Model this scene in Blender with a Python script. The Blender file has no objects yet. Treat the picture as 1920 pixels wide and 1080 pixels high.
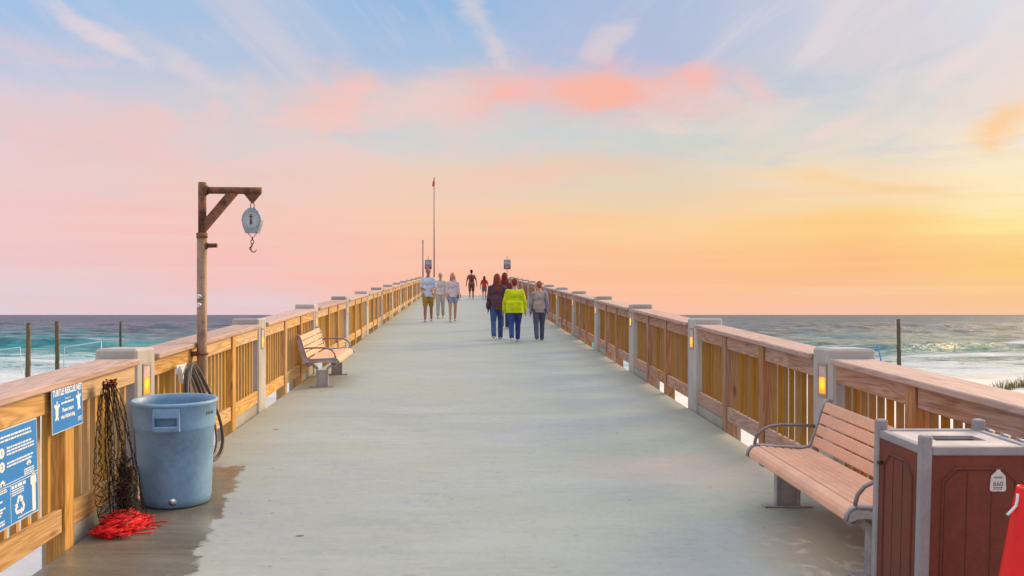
import bpy, bmesh, math, random
import numpy as np
from mathutils import Vector, Matrix
random.seed(7)
np.random.seed(7)
PI = math.pi
S = bpy.context.scene
COL = S.collection

# ------------------------------------------------------------------ camera
FPX = 1700.0
VX, HY = 870.0, 590.0            # photograph pixel where the pier axis and the horizon meet
cam = bpy.data.cameras.new("camera")
cam_o = bpy.data.objects.new("camera", cam)
COL.objects.link(cam_o)
cam_o.location = (0, 0, 1.70)
cam_o.rotation_euler = (PI / 2, 0, 0)
cam.sensor_width = 36
cam.lens = FPX / 1920 * 36
cam.shift_x = (960 - VX) / 1920
cam.shift_y = (HY - 540) / 1920
cam.clip_start = 0.05
cam.clip_end = 40000
S.camera = cam_o

S.view_settings.view_transform = 'Standard'
S.view_settings.look = 'None'
S.view_settings.exposure = 0.0
S.view_settings.gamma = 1.0

SUN_AZ, SUN_EL = math.radians(52), math.radians(22)
sun = bpy.data.lights.new("sun", 'SUN')
sun.energy = 3.8
sun.angle = math.radians(24)
sun.color = (1.0, 0.70, 0.38)
sun_o = bpy.data.objects.new("sun", sun)
COL.objects.link(sun_o)
_d = Vector((math.sin(SUN_AZ) * math.cos(SUN_EL), math.cos(SUN_AZ) * math.cos(SUN_EL), math.sin(SUN_EL)))
sun_o.rotation_euler = _d.to_track_quat('Z', 'Y').to_euler()
sun_o.location = _d * 60


# ------------------------------------------------------------------ node helpers
def lin(c):
    def f(v):
        v = v / 255.0
        return v / 12.92 if v <= 0.04045 else ((v + 0.055) / 1.055) ** 2.4
    return tuple(f(v) for v in c[:3]) + (1.0,)


class NT:
    """Small expression builder over one node tree."""
    def __init__(self, tree):
        self.t = tree

    def node(self, kind, **kw):
        n = self.t.nodes.new(kind)
        for k, v in kw.items():
            setattr(n, k, v)
        return n

    def put(self, sock, v):
        if isinstance(v, bpy.types.NodeSocket):
            self.t.links.new(v, sock)
        elif v is not None:
            if isinstance(v, (tuple, list)) and len(v) == 3 and sock.type == 'RGBA':
                v = tuple(v) + (1.0,)
            sock.default_value = v

    def m(self, op, a, b=None, c=None, clamp=False):
        n = self.node('ShaderNodeMath', operation=op, use_clamp=clamp)
        self.put(n.inputs[0], a)
        if b is not None:
            self.put(n.inputs[1], b)
        if c is not None:
            self.put(n.inputs[2], c)
        return n.outputs[0]

    def add(self, a, b): return self.m('ADD', a, b)
    def sub(self, a, b): return self.m('SUBTRACT', a, b)
    def mul(self, a, b): return self.m('MULTIPLY', a, b)

    def smooth(self, v, a, b, lo=0.0, hi=1.0):
        n = self.node('ShaderNodeMapRange', interpolation_type='SMOOTHSTEP')
        self.put(n.inputs[0], v)
        n.inputs[1].default_value = a
        n.inputs[2].default_value = b
        n.inputs[3].default_value = lo
        n.inputs[4].default_value = hi
        return n.outputs[0]

    def mix(self, f, a, b, blend='MIX'):
        n = self.node('ShaderNodeMix', data_type='RGBA', blend_type=blend)
        n.clamp_factor = True
        self.put(n.inputs[0], f)
        self.put(n.inputs[6], a)
        self.put(n.inputs[7], b)
        return n.outputs[2]

    def xyz(self, x, y, z):
        n = self.node('ShaderNodeCombineXYZ')
        self.put(n.inputs[0], x)
        self.put(n.inputs[1], y)
        self.put(n.inputs[2], z)
        return n.outputs[0]

    def sep(self, v):
        n = self.node('ShaderNodeSeparateXYZ')
        self.put(n.inputs[0], v)
        return n.outputs[0], n.outputs[1], n.outputs[2]

    def vscale(self, v, s):
        n = self.node('ShaderNodeVectorMath', operation='MULTIPLY')
        self.put(n.inputs[0], v)
        n.inputs[1].default_value = s
        return n.outputs[0]

    def vadd(self, a, b):
        n = self.node('ShaderNodeVectorMath', operation='ADD')
        self.put(n.inputs[0], a)
        self.put(n.inputs[1], b)
        return n.outputs[0]

    def noise(self, v, scale=1.0, detail=4.0, rough=0.55, dist=0.0):
        n = self.node('ShaderNodeTexNoise')
        self.put(n.inputs['Vector'], v)
        n.inputs['Scale'].default_value = scale
        n.inputs['Detail'].default_value = detail
        n.inputs['Roughness'].default_value = rough
        n.inputs['Distortion'].default_value = dist
        return n.outputs[0]

    def ramp(self, f, stops, interp='LINEAR'):
        n = self.node('ShaderNodeValToRGB')
        cr = n.color_ramp
        cr.interpolation = interp
        while len(cr.elements) > 1:
            cr.elements.remove(cr.elements[-1])
        cr.elements[0].position = stops[0][0]
        cr.elements[0].color = tuple(stops[0][1][:3]) + (1,)
        for p, c in stops[1:]:
            e = cr.elements.new(p)
            e.color = tuple(c[:3]) + (1,)
        self.put(n.inputs[0], f)
        return n.outputs[0]


# ------------------------------------------------------------------ world: sunset sky
def build_world():
    w = bpy.data.worlds.new("World")
    S.world = w
    w.use_nodes = True
    t = w.node_tree
    t.nodes.clear()
    N = NT(t)
    out = N.node('ShaderNodeOutputWorld')
    bg = N.node('ShaderNodeBackground')
    bg.inputs['Strength'].default_value = 0.1
    t.links.new(bg.outputs[0], out.inputs[0])
    sky = N.node('ShaderNodeTexSky', sky_type='NISHITA')
    sky.sun_disc = False
    sky.sun_elevation = SUN_EL
    sky.sun_rotation = SUN_AZ
    tc = N.node('ShaderNodeTexCoord')
    x, y, z = N.sep(tc.outputs['Generated'])
    az0 = N.m('ARCTAN2', x, y)
    el0 = N.m('ARCSINE', N.m('MAXIMUM', N.m('MINIMUM', z, 1.0), -1.0))
    flat = N.xyz(az0, el0, 0.0)
    wa = N.noise(N.vscale(flat, (4, 9, 1)), 1.0, 4, 0.55)
    wb = N.noise(N.vadd(N.vscale(flat, (5, 12, 1)), (7.3, 2.1, 0)), 1.0, 4, 0.55)
    az = N.add(az0, N.mul(N.sub(wa, 0.5), 0.10))
    el = N.add(el0, N.mul(N.sub(wb, 0.5), 0.035))

    def pa(px): return math.atan((px - VX) / FPX)
    def pe(px, py): return math.atan((HY - py) / math.hypot(FPX, px - VX))
    rows = [0, 100, 180, 260, 340, 420, 500, 585]
    cols = {
        0: [(163, 194, 229), (190, 200, 224), (212, 204, 217), (229, 206, 210), (235, 204, 205), (241, 200, 200), (233, 204, 208), (219, 210, 219)],
        480: [(168, 194, 226), (178, 196, 223), (207, 205, 213), (221, 208, 208), (236, 205, 196), (245, 200, 188), (246, 195, 188), (228, 206, 213)],
        800: [(150, 186, 225), (168, 193, 223), (220, 206, 205), (214, 210, 208), (238, 208, 186), (248, 205, 176), (252, 195, 168), (250, 190, 170)],
        1200: [(174, 190, 221), (178, 190, 220), (206, 200, 207), (205, 210, 206), (226, 212, 188), (252, 208, 158), (253, 193, 148), (251, 193, 165)],
        1600: [(200, 205, 223), (204, 206, 217), (205, 210, 214), (226, 218, 205), (247, 222, 186), (252, 210, 142), (253, 192, 136), (249, 195, 165)],
        1920: [(220, 220, 228), (229, 219, 218), (236, 221, 211), (249, 233, 206), (254, 236, 196), (254, 232, 160), (252, 207, 130), (250, 198, 155)],
    }
    E0, E1 = -0.05, 0.75
    f = N.m('DIVIDE', N.sub(el, E0), E1 - E0)
    prev = None
    keys = sorted(cols)
    for i, cx in enumerate(keys):
        st = []
        for ry, c in zip(rows, cols[cx]):
            st.append(((pe(cx, ry) - E0) / (E1 - E0), lin(c)))
        st.append(((0.52 - E0) / (E1 - E0), lin((205, 214, 232))))
        st.append((1.0, lin((236, 238, 246))))
        st.sort(key=lambda q: q[0])
        r = N.ramp(f, st, 'EASE')
        if prev is None:
            prev = r
        else:
            prev = N.mix(N.smooth(az, pa(keys[i - 1]), pa(cx)), prev, r)
    colour = prev
    # sky away from the picture: pale blue over rose
    back = N.ramp(f, [(0.03, lin((104, 106, 132))), (0.2, lin((124, 128, 152))), (0.45, lin((190, 198, 222))), (1.0, lin((236, 238, 246)))])
    colour = N.mix(N.smooth(N.m('ABSOLUTE', az0), 0.9, 1.7), colour, back)

    # thin horizontal bands low over the sea
    low = N.noise(N.vscale(flat, (2.2, 46, 1)), 1.0, 5, 0.6, 0.4)
    lowm = N.mul(N.smooth(el0, 0.20, 0.08), N.smooth(low, 0.44, 0.66))
    colour = N.mix(N.mul(lowm, 0.34), colour, N.mix(N.smooth(az0, -0.3, 0.35), lin((250, 186, 182)), lin((253, 190, 128))))
    low2 = N.noise(N.vadd(N.vscale(flat, (1.6, 60, 1)), (3.1, 9.4, 0)), 1.0, 4, 0.6, 0.3)
    colour = N.mix(N.mul(N.mul(N.smooth(el0, 0.17, 0.07), N.smooth(low2, 0.5, 0.7)), 0.25), colour, N.mix(N.smooth(az0, -0.2, 0.5), lin((240, 214, 206)), lin((255, 222, 160))))
    # feathery high cloud
    ca, sa = math.cos(math.radians(38)), math.sin(math.radians(38))
    fu = N.add(N.mul(az0, ca), N.mul(el0, sa))
    fv = N.sub(N.mul(el0, ca), N.mul(az0, sa))
    ci = N.noise(N.xyz(N.mul(fu, 3.0), N.mul(fv, 15.0), 0.0), 1.0, 5, 0.55, 0.8)
    cm = N.mul(N.mul(N.smooth(el0, 0.12, 0.24), N.smooth(az0, 0.05, 0.40)), N.smooth(ci, 0.46, 0.70))
    colour = N.mix(N.mul(cm, 0.6), colour, lin((232, 218, 218)))
    fu2 = N.sub(N.mul(az0, ca), N.mul(el0, sa))
    fv2 = N.add(N.mul(el0, ca), N.mul(az0, sa))
    ci2 = N.noise(N.xyz(N.mul(fu2, 2.4), N.mul(fv2, 15.0), 5.0), 1.0, 5, 0.55, 0.8)
    cm2 = N.mul(N.mul(N.smooth(el0, 0.13, 0.26), N.smooth(az0, -0.02, -0.25)), N.smooth(ci2, 0.46, 0.72))
    colour = N.mix(N.mul(cm2, 0.42), colour, lin((222, 208, 214)))
    fib = N.noise(N.xyz(N.mul(fu2, 9.0), N.mul(fv2, 34.0), 2.0), 1.0, 6, 0.65, 0.9)
    colour = N.mix(N.mul(N.mul(N.smooth(el0, 0.10, 0.2), N.smooth(az0, 0.2, -0.1)), N.smooth(fib, 0.46, 0.78, 0.0, 0.26)), colour, lin((232, 214, 214)))
    fib2 = N.noise(N.xyz(N.mul(fu, 9.0), N.mul(fv, 34.0), 8.0), 1.0, 6, 0.65, 0.9)
    colour = N.mix(N.mul(N.mul(N.smooth(el0, 0.08, 0.2), N.smooth(az0, 0.0, 0.3)), N.smooth(fib2, 0.46, 0.78, 0.0, 0.26)), colour, lin((240, 222, 212)))

    # single clouds and streaks: photograph pixel, half sizes in px, tilt, colour, amount
    puff = N.noise(N.vscale(flat, (11, 26, 1)), 1.0, 5, 0.6, 0.5)
    blobs = [
        (1110, 172, 260, 52, 3, (250, 186, 180), 0.62),
        (1130, 174, 105, 30, -3, (255, 180, 152), 0.68),
        (1312, 148, 62, 36, 0, (255, 184, 172), 0.75),
        (940, 178, 80, 26, -3, (252, 184, 174), 0.8),
        (625, 192, 95, 50, 0, (251, 194, 184), 0.8),
        (560, 225, 130, 22, -8, (243, 203, 194), 0.6),
        (760, 200, 120, 42, -6, (238, 205, 198), 0.7),
        (1422, 165, 34, 24, 35, (248, 200, 192), 0.9),
        (1135, 78, 52, 18, -32, (220, 207, 212), 0.7),
        (1900, 228, 62, 40, 12, (254, 204, 150), 0.85),
        (190, 262, 190, 62, -2, (240, 198, 194), 0.7),
        (165, 40, 115, 20, 27, (230, 214, 219), 0.62),
        (235, 78, 90, 17, 22, (228, 213, 217), 0.55),
        (390, 138, 120, 20, 33, (222, 210, 215), 0.6),
        (900, 40, 100, 26, 58, (218, 210, 215), 0.72),
        (932, 100, 60, 15, 68, (220, 207, 212), 0.6),
        (1020, 325, 220, 24, -6, (246, 199, 178), 0.55),
        (1400, 250, 110, 15, -20, (232, 214, 204), 0.6),
        (1560, 245, 90, 14, -24, (236, 214, 206), 0.75),
        (1600, 110, 190, 30, -42, (222, 212, 216), 0.55),
        (1810, 100, 170, 26, -45, (238, 220, 218), 0.6),
        (1500, 330, 130, 14, 8, (250, 214, 164), 0.6),
        (1640, 342, 110, 10, 10, (248, 208, 150), 0.6),
        (1060, 250, 120, 22, -6, (200, 210, 214), 0.5),
        (1500, 160, 120, 34, 10, (178, 200, 218), 0.5),
    ]
    mott = N.noise(N.vadd(N.vscale(flat, (6, 17, 1)), (1.7, 8.8, 0)), 1.0, 6, 0.62, 0.7)
    band = N.mul(N.smooth(el0, 0.10, 0.17), N.smooth(el0, 0.30, 0.22))
    colour = N.mix(N.mul(N.mul(band, N.smooth(mott, 0.50, 0.70)), 0.55), colour, N.mix(N.smooth(az0, -0.1, 0.4), lin((245, 202, 195)), lin((240, 218, 205))))
    colour = N.mix(N.mul(N.mul(band, N.smooth(mott, 0.48, 0.30)), 0.45), colour, lin((192, 206, 218)))
    tex = N.noise(N.vadd(N.vscale(flat, (26, 60, 1)), (4.4, 0.3, 0)), 1.0, 5, 0.65, 0.6)
    for px, py, rx, ry, rot, c, amt in blobs:
        a, e = pa(px), pe(px, py)
        th = math.radians(-rot)
        du = N.sub(az, a)
        dv = N.sub(el, e)
        k = 1.0 / FPX * math.cos(a) ** 2
        k2 = 1.0 / FPX * math.cos(a)
        u = N.mul(N.add(N.mul(du, math.cos(th)), N.mul(dv, math.sin(th))), 1 / (rx * k))
        v = N.mul(N.sub(N.mul(dv, math.cos(th)), N.mul(du, math.sin(th))), 1 / (ry * k2))
        d = N.m('SQRT', N.add(N.mul(u, u), N.mul(v, v)))
        d = N.add(d, N.add(N.mul(N.sub(puff, 0.5), 2.6), N.mul(N.sub(tex, 0.5), 1.3)))
        msk = N.smooth(d, 1.55, 0.0)
        colour = N.mix(N.mul(msk, amt), colour, lin(c))
    # mix with the physical sky so that light from all sides stays natural
    phys = N.node('ShaderNodeVectorMath', operation='SCALE')
    t.links.new(sky.outputs[0], phys.inputs[0])
    phys.inputs['Scale'].default_value = 1.0
    ten = N.node('ShaderNodeVectorMath', operation='SCALE')
    t.links.new(colour, ten.inputs[0])
    ten.inputs['Scale'].default_value = 10.0
    # high overhead the sky is brighter than at the horizon
    glow = N.mul(N.smooth(el0, 0.45, 0.95), 9.0)
    boost = N.node('ShaderNodeVectorMath', operation='SCALE')
    t.links.new(colour, boost.inputs[0])
    t.links.new(glow, boost.inputs['Scale'])
    tot = N.vadd(ten.outputs[0], boost.outputs[0])
    fin = N.mix(N.smooth(el0, 0.34, 0.7, 0.0, 0.25), tot, phys.outputs[0])
    t.links.new(fin, bg.inputs['Color'])


build_world()


# ------------------------------------------------------------------ materials
MATS = {}


def new_mat(name):
    m = bpy.data.materials.new(name)
    m.use_nodes = True
    t = m.node_tree
    b = t.nodes['Principled BSDF']
    MATS[name] = m
    return m, NT(t), b


def bump(N, b, h, dist=0.002, strength=0.5):
    n = N.node('ShaderNodeBump')
    n.inputs['Strength'].default_value = strength
    n.inputs['Distance'].default_value = dist
    N.put(n.inputs['Height'], h)
    N.t.links.new(n.outputs[0], b.inputs['Normal'])


def plain(name, col, rough=0.6, metal=0.0, vary=0.12, scale=9.0, emit=None, es=0.0, bmp=0.0008, spec=0.5):
    m, N, b = new_mat(name)
    tc = N.node('ShaderNodeTexCoord')
    n1 = N.noise(tc.outputs['Object'], scale, 5, 0.6)
    n2 = N.noise(tc.outputs['Object'], scale * 9, 3, 0.6)
    f = N.add(N.mul(n1, 0.7), N.mul(n2, 0.3))
    lo = tuple(max(0, c * (1 - vary * 1.6)) for c in col)
    hi = tuple(min(1, c * (1 + vary * 1.6)) for c in col)
    N.put(b.inputs['Base Color'], N.mix(N.smooth(f, 0.3, 0.7), lo, hi))
    N.put(b.inputs['Roughness'], N.smooth(n1, 0.3, 0.7, max(0.05, rough - 0.08), min(1, rough + 0.08)))
    b.inputs['Metallic'].default_value = metal
    b.inputs['Specular IOR Level'].default_value = spec
    if emit:
        b.inputs['Emission Color'].default_value = tuple(emit) + (1,)
        b.inputs['Emission Strength'].default_value = es
    if bmp:
        bump(N, b, n2, bmp, 0.5)
    return m


def wood(name, axis, c_dark, c_mid, c_light, grey=0.0, pitch=None):
    """Boards; axis: 'X','Y','Z' = grain direction in object space."""
    m, N, b = new_mat(name)
    tc = N.node('ShaderNodeTexCoord')
    oi = N.node('ShaderNodeObjectInfo')
    off = N.mul(oi.outputs['Random'], 57.0)
    p = N.vadd(tc.outputs['Object'], N.xyz(off, off, off))
    x, y, z = N.sep(tc.outputs['Object'])
    st = {'X': (0.7, 9, 9), 'Y': (9, 0.7, 9), 'Z': (9, 9, 0.7)}[axis]
    st2 = {'X': (5, 120, 120), 'Y': (120, 5, 120), 'Z': (120, 120, 5)}[axis]
    g1 = N.noise(N.vscale(p, st), 1.0, 2, 0.45, 0.5)
    rings = N.m('SINE', N.mul(g1, 60.0))
    g2 = N.noise(N.vscale(p, st2), 1.0, 3, 0.6)
    big = N.noise(p, 1.3, 3, 0.5)
    f = N.add(N.add(N.mul(rings, 0.05 if pitch else 0.17), 0.5), N.mul(N.sub(g2, 0.5), 0.55))
    col = N.ramp(f, [(0.15, c_dark), (0.5, c_mid), (0.85, c_light)])
    # board to board difference
    tone = oi.outputs['Random']
    if pitch:
        cell = N.node('ShaderNodeTexWhiteNoise', noise_dimensions='2D')
        N.put(cell.inputs['Vector'], N.xyz(N.m('FLOOR', N.mul(y, 1 / pitch)), off, 0.0))
        tone = cell.outputs[0]
    hv = N.node('ShaderNodeHueSaturation')
    N.put(hv.inputs['Color'], col)
    N.put(hv.inputs['Value'], N.smooth(tone, 0, 1, 0.93 if pitch else 0.87, 1.07 if pitch else 1.13))
    N.put(hv.inputs['Saturation'], N.smooth(N.m('FRACT', N.mul(tone, 7.3)), 0, 1, 0.85, 1.1))
    col = hv.outputs[0]
    # knots
    vs = {'X': (3.2, 11, 11), 'Y': (11, 3.2, 11), 'Z': (11, 11, 3.2)}[axis]
    v = N.node('ShaderNodeTexVoronoi')
    N.put(v.inputs['Vector'], N.vscale(p, vs))
    v.inputs['Scale'].default_value = 0.62
    knot = N.mul(N.smooth(v.outputs['Distance'], 0.17, 0.05), N.smooth(big, 0.40, 0.52))
    col = N.mix(N.mul(knot, 0.7), col, tuple(c * 0.42 for c in c_dark[:3]))
    if grey:
        gm = N.smooth(N.add(N.mul(big, 0.7), N.mul(g2, 0.4)), 0.42, 0.72)
        col = N.mix(N.mul(gm, grey), col, (0.52, 0.385, 0.345))
    N.put(b.inputs['Base Color'], col)
    b.inputs['Roughness'].default_value = 0.72
    b.inputs['Specular IOR Level'].default_value = 0.25
    bump(N, b, f, 0.003, 0.6)
    return m


WD, WM, WL = (0.36, 0.18, 0.055), (0.58, 0.35, 0.125), (0.74, 0.50, 0.22)
w_along = wood("pine_boards", 'Y', WD, WM, WL, 0.25)
w_cap = wood("weathered_cap_boards", 'Y', (0.34, 0.205, 0.155), (0.53, 0.355, 0.285), (0.64, 0.46, 0.385), 0.65)
w_up = wood("pine_uprights", 'Z', WD, (0.56, 0.30, 0.085), (0.72, 0.45, 0.16), 0.08)
w_pick = wood("pine_pickets", 'Z', (0.34, 0.165, 0.035), (0.56, 0.31, 0.075), (0.74, 0.47, 0.16), 0.03, 0.13)
RD, RM, RL = (0.23, 0.095, 0.05), (0.44, 0.23, 0.135), (0.60, 0.37, 0.245)  # right railing: weathering plus its shaded side painted into a darker wood copy
wr_along = wood("weathered_shaded_boards", 'Y', RD, RM, RL, 0.55)
wr_up = wood("weathered_shaded_uprights", 'Z', RD, (0.42, 0.195, 0.075), (0.55, 0.29, 0.13), 0.22)
wr_pick = wood("weathered_shaded_pickets", 'Z', (0.21, 0.092, 0.018), (0.34, 0.17, 0.032), (0.45, 0.25, 0.065), 0.03, 0.13)
w_pile = wood("old_pile_wood", 'Z', (0.05, 0.04, 0.025), (0.12, 0.10, 0.065), (0.20, 0.17, 0.11))


def concrete_mat(name, base, deck=False):
    m, N, b = new_mat(name)
    g = N.node('ShaderNodeNewGeometry')
    P = g.outputs['Position']
    px, py, pz = N.sep(P)
    n1 = N.noise(N.vscale(P, (0.55, 1.4, 1)), 1.0, 5, 0.6, 0.4)
    n2 = N.noise(P, 9.0, 5, 0.65)
    n3 = N.noise(N.vscale(P, (1.1, 14, 1)), 1.0, 5, 0.65, 0.3)
    n4 = N.noise(P, 130.0, 2, 0.6)
    dk = tuple(c * 0.80 for c in base)
    lt = tuple(min(1, c * 1.16) for c in base)
    col = N.mix(N.smooth(n1, 0.3, 0.7), dk, lt)
    h = n2
    if deck:
        hue = N.noise(N.vadd(N.vscale(P, (0.35, 0.6, 1)), (3.7, 1.2, 0)), 1.0, 4, 0.6, 0.6)
        col = N.mix(N.smooth(hue, 0.36, 0.68, 0.0, 0.75), (0.35, 0.385, 0.335), col)
        hue2 = N.noise(N.vadd(N.vscale(P, (0.5, 0.75, 1)), (13.7, 5.2, 0)), 1.0, 4, 0.6, 0.6)
        col = N.mix(N.smooth(hue2, 0.50, 0.72, 0.0, 0.6), col, (0.325, 0.345, 0.40))
        # broom streaks across the walkway
        col = N.mix(N.smooth(n3, 0.45, 0.72, 0.0, 0.26), col, tuple(c * 0.72 for c in base))
        n6 = N.noise(N.vscale(P, (2.2, 3.4, 1)), 1.0, 7, 0.72, 0.8)
        col = N.mix(N.smooth(n6, 0.52, 0.68, 0.0, 0.30), col, tuple(c * 0.74 for c in base))
        col = N.mix(N.smooth(n6, 0.46, 0.32, 0.0, 0.30), col, (0.40, 0.40, 0.375))
        col = N.mix(N.smooth(n2, 0.5, 0.75, 0.0, 0.25), col, tuple(min(1, c * 1.25) for c in base))
        col = N.mix(N.smooth(n4, 0.5, 0.75, 0.0, 0.15), col, tuple(c * 0.6 for c in base))
        # algae green at the rail sides
        ed = N.m('MAXIMUM', N.smooth(px, -1.6, -2.4), N.smooth(px, 1.9, 2.7))
        col = N.mix(N.mul(N.mul(ed, n2), 0.8), col, (0.40, 0.38, 0.26))
        n7 = N.noise(N.vscale(P, (13, 7, 1)), 1.0, 6, 0.75, 0.3)
        col = N.mix(N.smooth(n7, 0.52, 0.70, 0.0, 0.25), col, (0.23, 0.24, 0.235))
        n8 = N.noise(N.vscale(P, (26, 15, 1)), 1.0, 4, 0.7)
        col = N.mix(N.smooth(n8, 0.56, 0.74, 0.0, 0.28), col, (0.46, 0.46, 0.44))
        col = N.mix(N.smooth(n8, 0.44, 0.28, 0.0, 0.25), col, (0.22, 0.22, 0.21))
        scuff = N.noise(N.vadd(N.vscale(P, (3.2, 11, 1)), (9.1, 3.3, 0)), 1.0, 6, 0.72, 1.5)
        col = N.mix(N.smooth(scuff, 0.58, 0.66, 0.0, 0.40), col, (0.215, 0.225, 0.235))
        # gum and oil spots
        v = N.node('ShaderNodeTexVoronoi')
        N.put(v.inputs['Vector'], N.vadd(N.vscale(P, (1, 0.8, 1)), N.vscale(N.xyz(n2, n2, 0), (0.06, 0.06, 0))))
        v.inputs['Scale'].default_value = 1.7
        sp = N.mul(N.smooth(v.outputs['Distance'], 0.055, 0.022), N.smooth(v.outputs['Color'], 0.40, 0.45))
        col = N.mix(N.mul(sp, 0.8), col, (0.075, 0.07, 0.06))
        v2 = N.node('ShaderNodeTexVoronoi')
        N.put(v2.inputs['Vector'], N.vscale(P, (1, 0.6, 1)))
        v2.inputs['Scale'].default_value = 4.5
        sp2 = N.mul(N.smooth(v2.outputs['Distance'], 0.075, 0.035), N.smooth(v2.outputs['Color'], 0.62, 0.65))
        col = N.mix(N.mul(sp2, 0.5), col, (0.14, 0.12, 0.11))
        # tan rust and sand marks under the bench on the right
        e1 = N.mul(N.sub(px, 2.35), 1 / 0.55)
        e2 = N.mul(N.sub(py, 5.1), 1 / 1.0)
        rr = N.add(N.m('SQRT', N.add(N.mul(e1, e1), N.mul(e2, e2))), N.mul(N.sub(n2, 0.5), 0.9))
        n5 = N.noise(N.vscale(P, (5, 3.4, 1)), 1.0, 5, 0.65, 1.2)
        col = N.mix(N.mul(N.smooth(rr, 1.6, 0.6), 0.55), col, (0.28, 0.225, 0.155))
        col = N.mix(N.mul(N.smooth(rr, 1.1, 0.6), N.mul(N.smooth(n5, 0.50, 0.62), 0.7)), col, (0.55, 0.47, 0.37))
        e3 = N.mul(N.sub(px, 1.9), 1 / 1.3)
        e4 = N.mul(N.sub(py, 7.6), 1 / 0.8)
        rr2 = N.add(N.m('SQRT', N.add(N.mul(e3, e3), N.mul(e4, e4))), N.mul(N.sub(n1, 0.5), 0.6))
        col = N.mix(N.mul(N.smooth(rr2, 1.0, 0.2), 0.40), col, (0.58, 0.42, 0.33))
        # wet patch round the can on the left
        wob = N.add(N.mul(N.sub(N.noise(P, 4.5, 5, 0.7), 0.5), 0.34), N.mul(N.sub(N.noise(P, 1.7, 2, 0.5), 0.5), 0.25))
        edge = N.add(N.add(px, wob), N.mul(N.sub(py, 6.0), 0.12))
        wet = N.mul(N.smooth(edge, -1.64, -1.68), N.smooth(N.add(py, N.mul(wob, 1.4)), 7.75, 7.70))
        wetc = N.mix(N.smooth(n1, 0.35, 0.65), (0.095, 0.080, 0.058), (0.19, 0.165, 0.125))
        wetc = N.mix(N.smooth(n3, 0.45, 0.72, 0, 0.5), wetc, (0.24, 0.215, 0.17))
        col = N.mix(N.mul(wet, 0.93), col, wetc)
        N.put(b.inputs['Roughness'], N.sub(N.smooth(n2, 0.3, 0.7, 0.62, 0.85), N.mul(wet, N.smooth(n1, 0.4, 0.6, 0.30, 0.52))))
        h = N.add(N.mul(n2, 0.5), N.add(N.mul(n4, 0.3), N.mul(n3, 0.5)))
        bump(N, b, h, 0.004, 0.45)
    else:
        st = N.noise(N.vscale(P, (9, 9, 0.8)), 1.0, 4, 0.6)
        col = N.mix(N.smooth(st, 0.5, 0.75, 0.0, 0.35), col, tuple(c * 0.6 for c in base))
        b.inputs['Roughness'].default_value = 0.85
        bump(N, b, N.add(n2, n4), 0.003, 0.4)
    N.put(b.inputs['Base Color'], col)
    b.inputs['Specular IOR Level'].default_value = 0.4
    return m


m_deck = concrete_mat("deck_concrete", (0.36, 0.40, 0.405), True)
m_conc = concrete_mat("post_concrete", (0.47, 0.44, 0.405))
m_kerb = concrete_mat("kerb_concrete", (0.40, 0.385, 0.33))

def lamp_mat():
    m, N, b = new_mat("amber_lens")
    tc = N.node('ShaderNodeTexCoord')
    x, y, z = N.sep(tc.outputs['Object'])
    dy = N.mul(N.sub(y, 0.20), 13.0)
    dzz = N.mul(N.sub(z, 0.830), 13.0)
    hot = N.smooth(N.m('SQRT', N.add(N.mul(dy, dy), N.mul(dzz, dzz))), 0.95, 0.1)
    b.inputs['Base Color'].default_value = (0.45, 0.16, 0.01, 1)
    b.inputs['Roughness'].default_value = 0.3
    N.put(b.inputs['Emission Color'], N.mix(hot, (0.95, 0.24, 0.005), (1.0, 0.62, 0.01)))
    b.inputs['Emission Strength'].default_value = 1.3
    return m


m_lamp = lamp_mat()
m_glass = plain("frosted_lens", (0.72, 0.50, 0.44), 0.3, 0, 0.08)
m_lampf = plain("lamp_frame_metal", (0.40, 0.32, 0.27), 0.5, 0.4)
m_can = plain("blue_grey_plastic", (0.20, 0.36, 0.535), 0.48, 0, 0.13, 4)
m_white = plain("white_paint", (0.80, 0.80, 0.78), 0.6, 0, 0.04)
m_black = plain("black_rubber", (0.03, 0.026, 0.025), 0.55, 0, 0.3)
m_hose = plain("dark_hose", (0.075, 0.055, 0.048), 0.45, 0, 0.3)
m_hose2 = plain("grey_brown_hose", (0.15, 0.11, 0.09), 0.5, 0, 0.3)
m_net = plain("net_twine", (0.030, 0.020, 0.016), 0.9, 0, 0.5, 30, spec=0.1)
m_net2 = plain("rusty_twine", (0.20, 0.06, 0.035), 0.9, 0, 0.5, 30, spec=0.1)
m_red = plain("red_rope", (0.78, 0.012, 0.018), 0.6, 0, 0.2, 14)
m_blue = plain("sign_blue", (0.035, 0.24, 0.64), 0.6, 0, 0.05, 6, bmp=0, spec=0.25)
m_ink = plain("sign_white_print", (0.82, 0.86, 0.88), 0.5, 0, 0.02, bmp=0)
m_edge = plain("sign_edge", (0.62, 0.68, 0.74), 0.5, 0.1, 0.05)
m_slat = plain("composite_slats", (0.80, 0.44, 0.28), 0.6, 0, 0.07, 3, bmp=0.001)
m_alu = plain("cast_metal", (0.40, 0.385, 0.41), 0.42, 0.35, 0.15)
m_alud = plain("dark_metal_tube", (0.23, 0.19, 0.18), 0.38, 0.6, 0.15)
m_brown = plain("brown_panel_plastic", (0.170, 0.047, 0.029), 0.55, 0, 0.12, 6, spec=0.22)
m_groove = plain("panel_groove", (0.085, 0.026, 0.018), 0.7, 0, 0.1)
m_binf = plain("grey_frame_plastic", (0.31, 0.28, 0.295), 0.5, 0.05, 0.10)
m_bint = plain("grey_top_plastic", (0.52, 0.46, 0.45), 0.5, 0.0, 0.10)
m_cone = plain("cone_red_plastic", (0.86, 0.012, 0.012), 0.42, 0, 0.06)
m_rust = plain("rusty_steel", (0.20, 0.085, 0.048), 0.75, 0.25, 0.5, 16)
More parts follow.
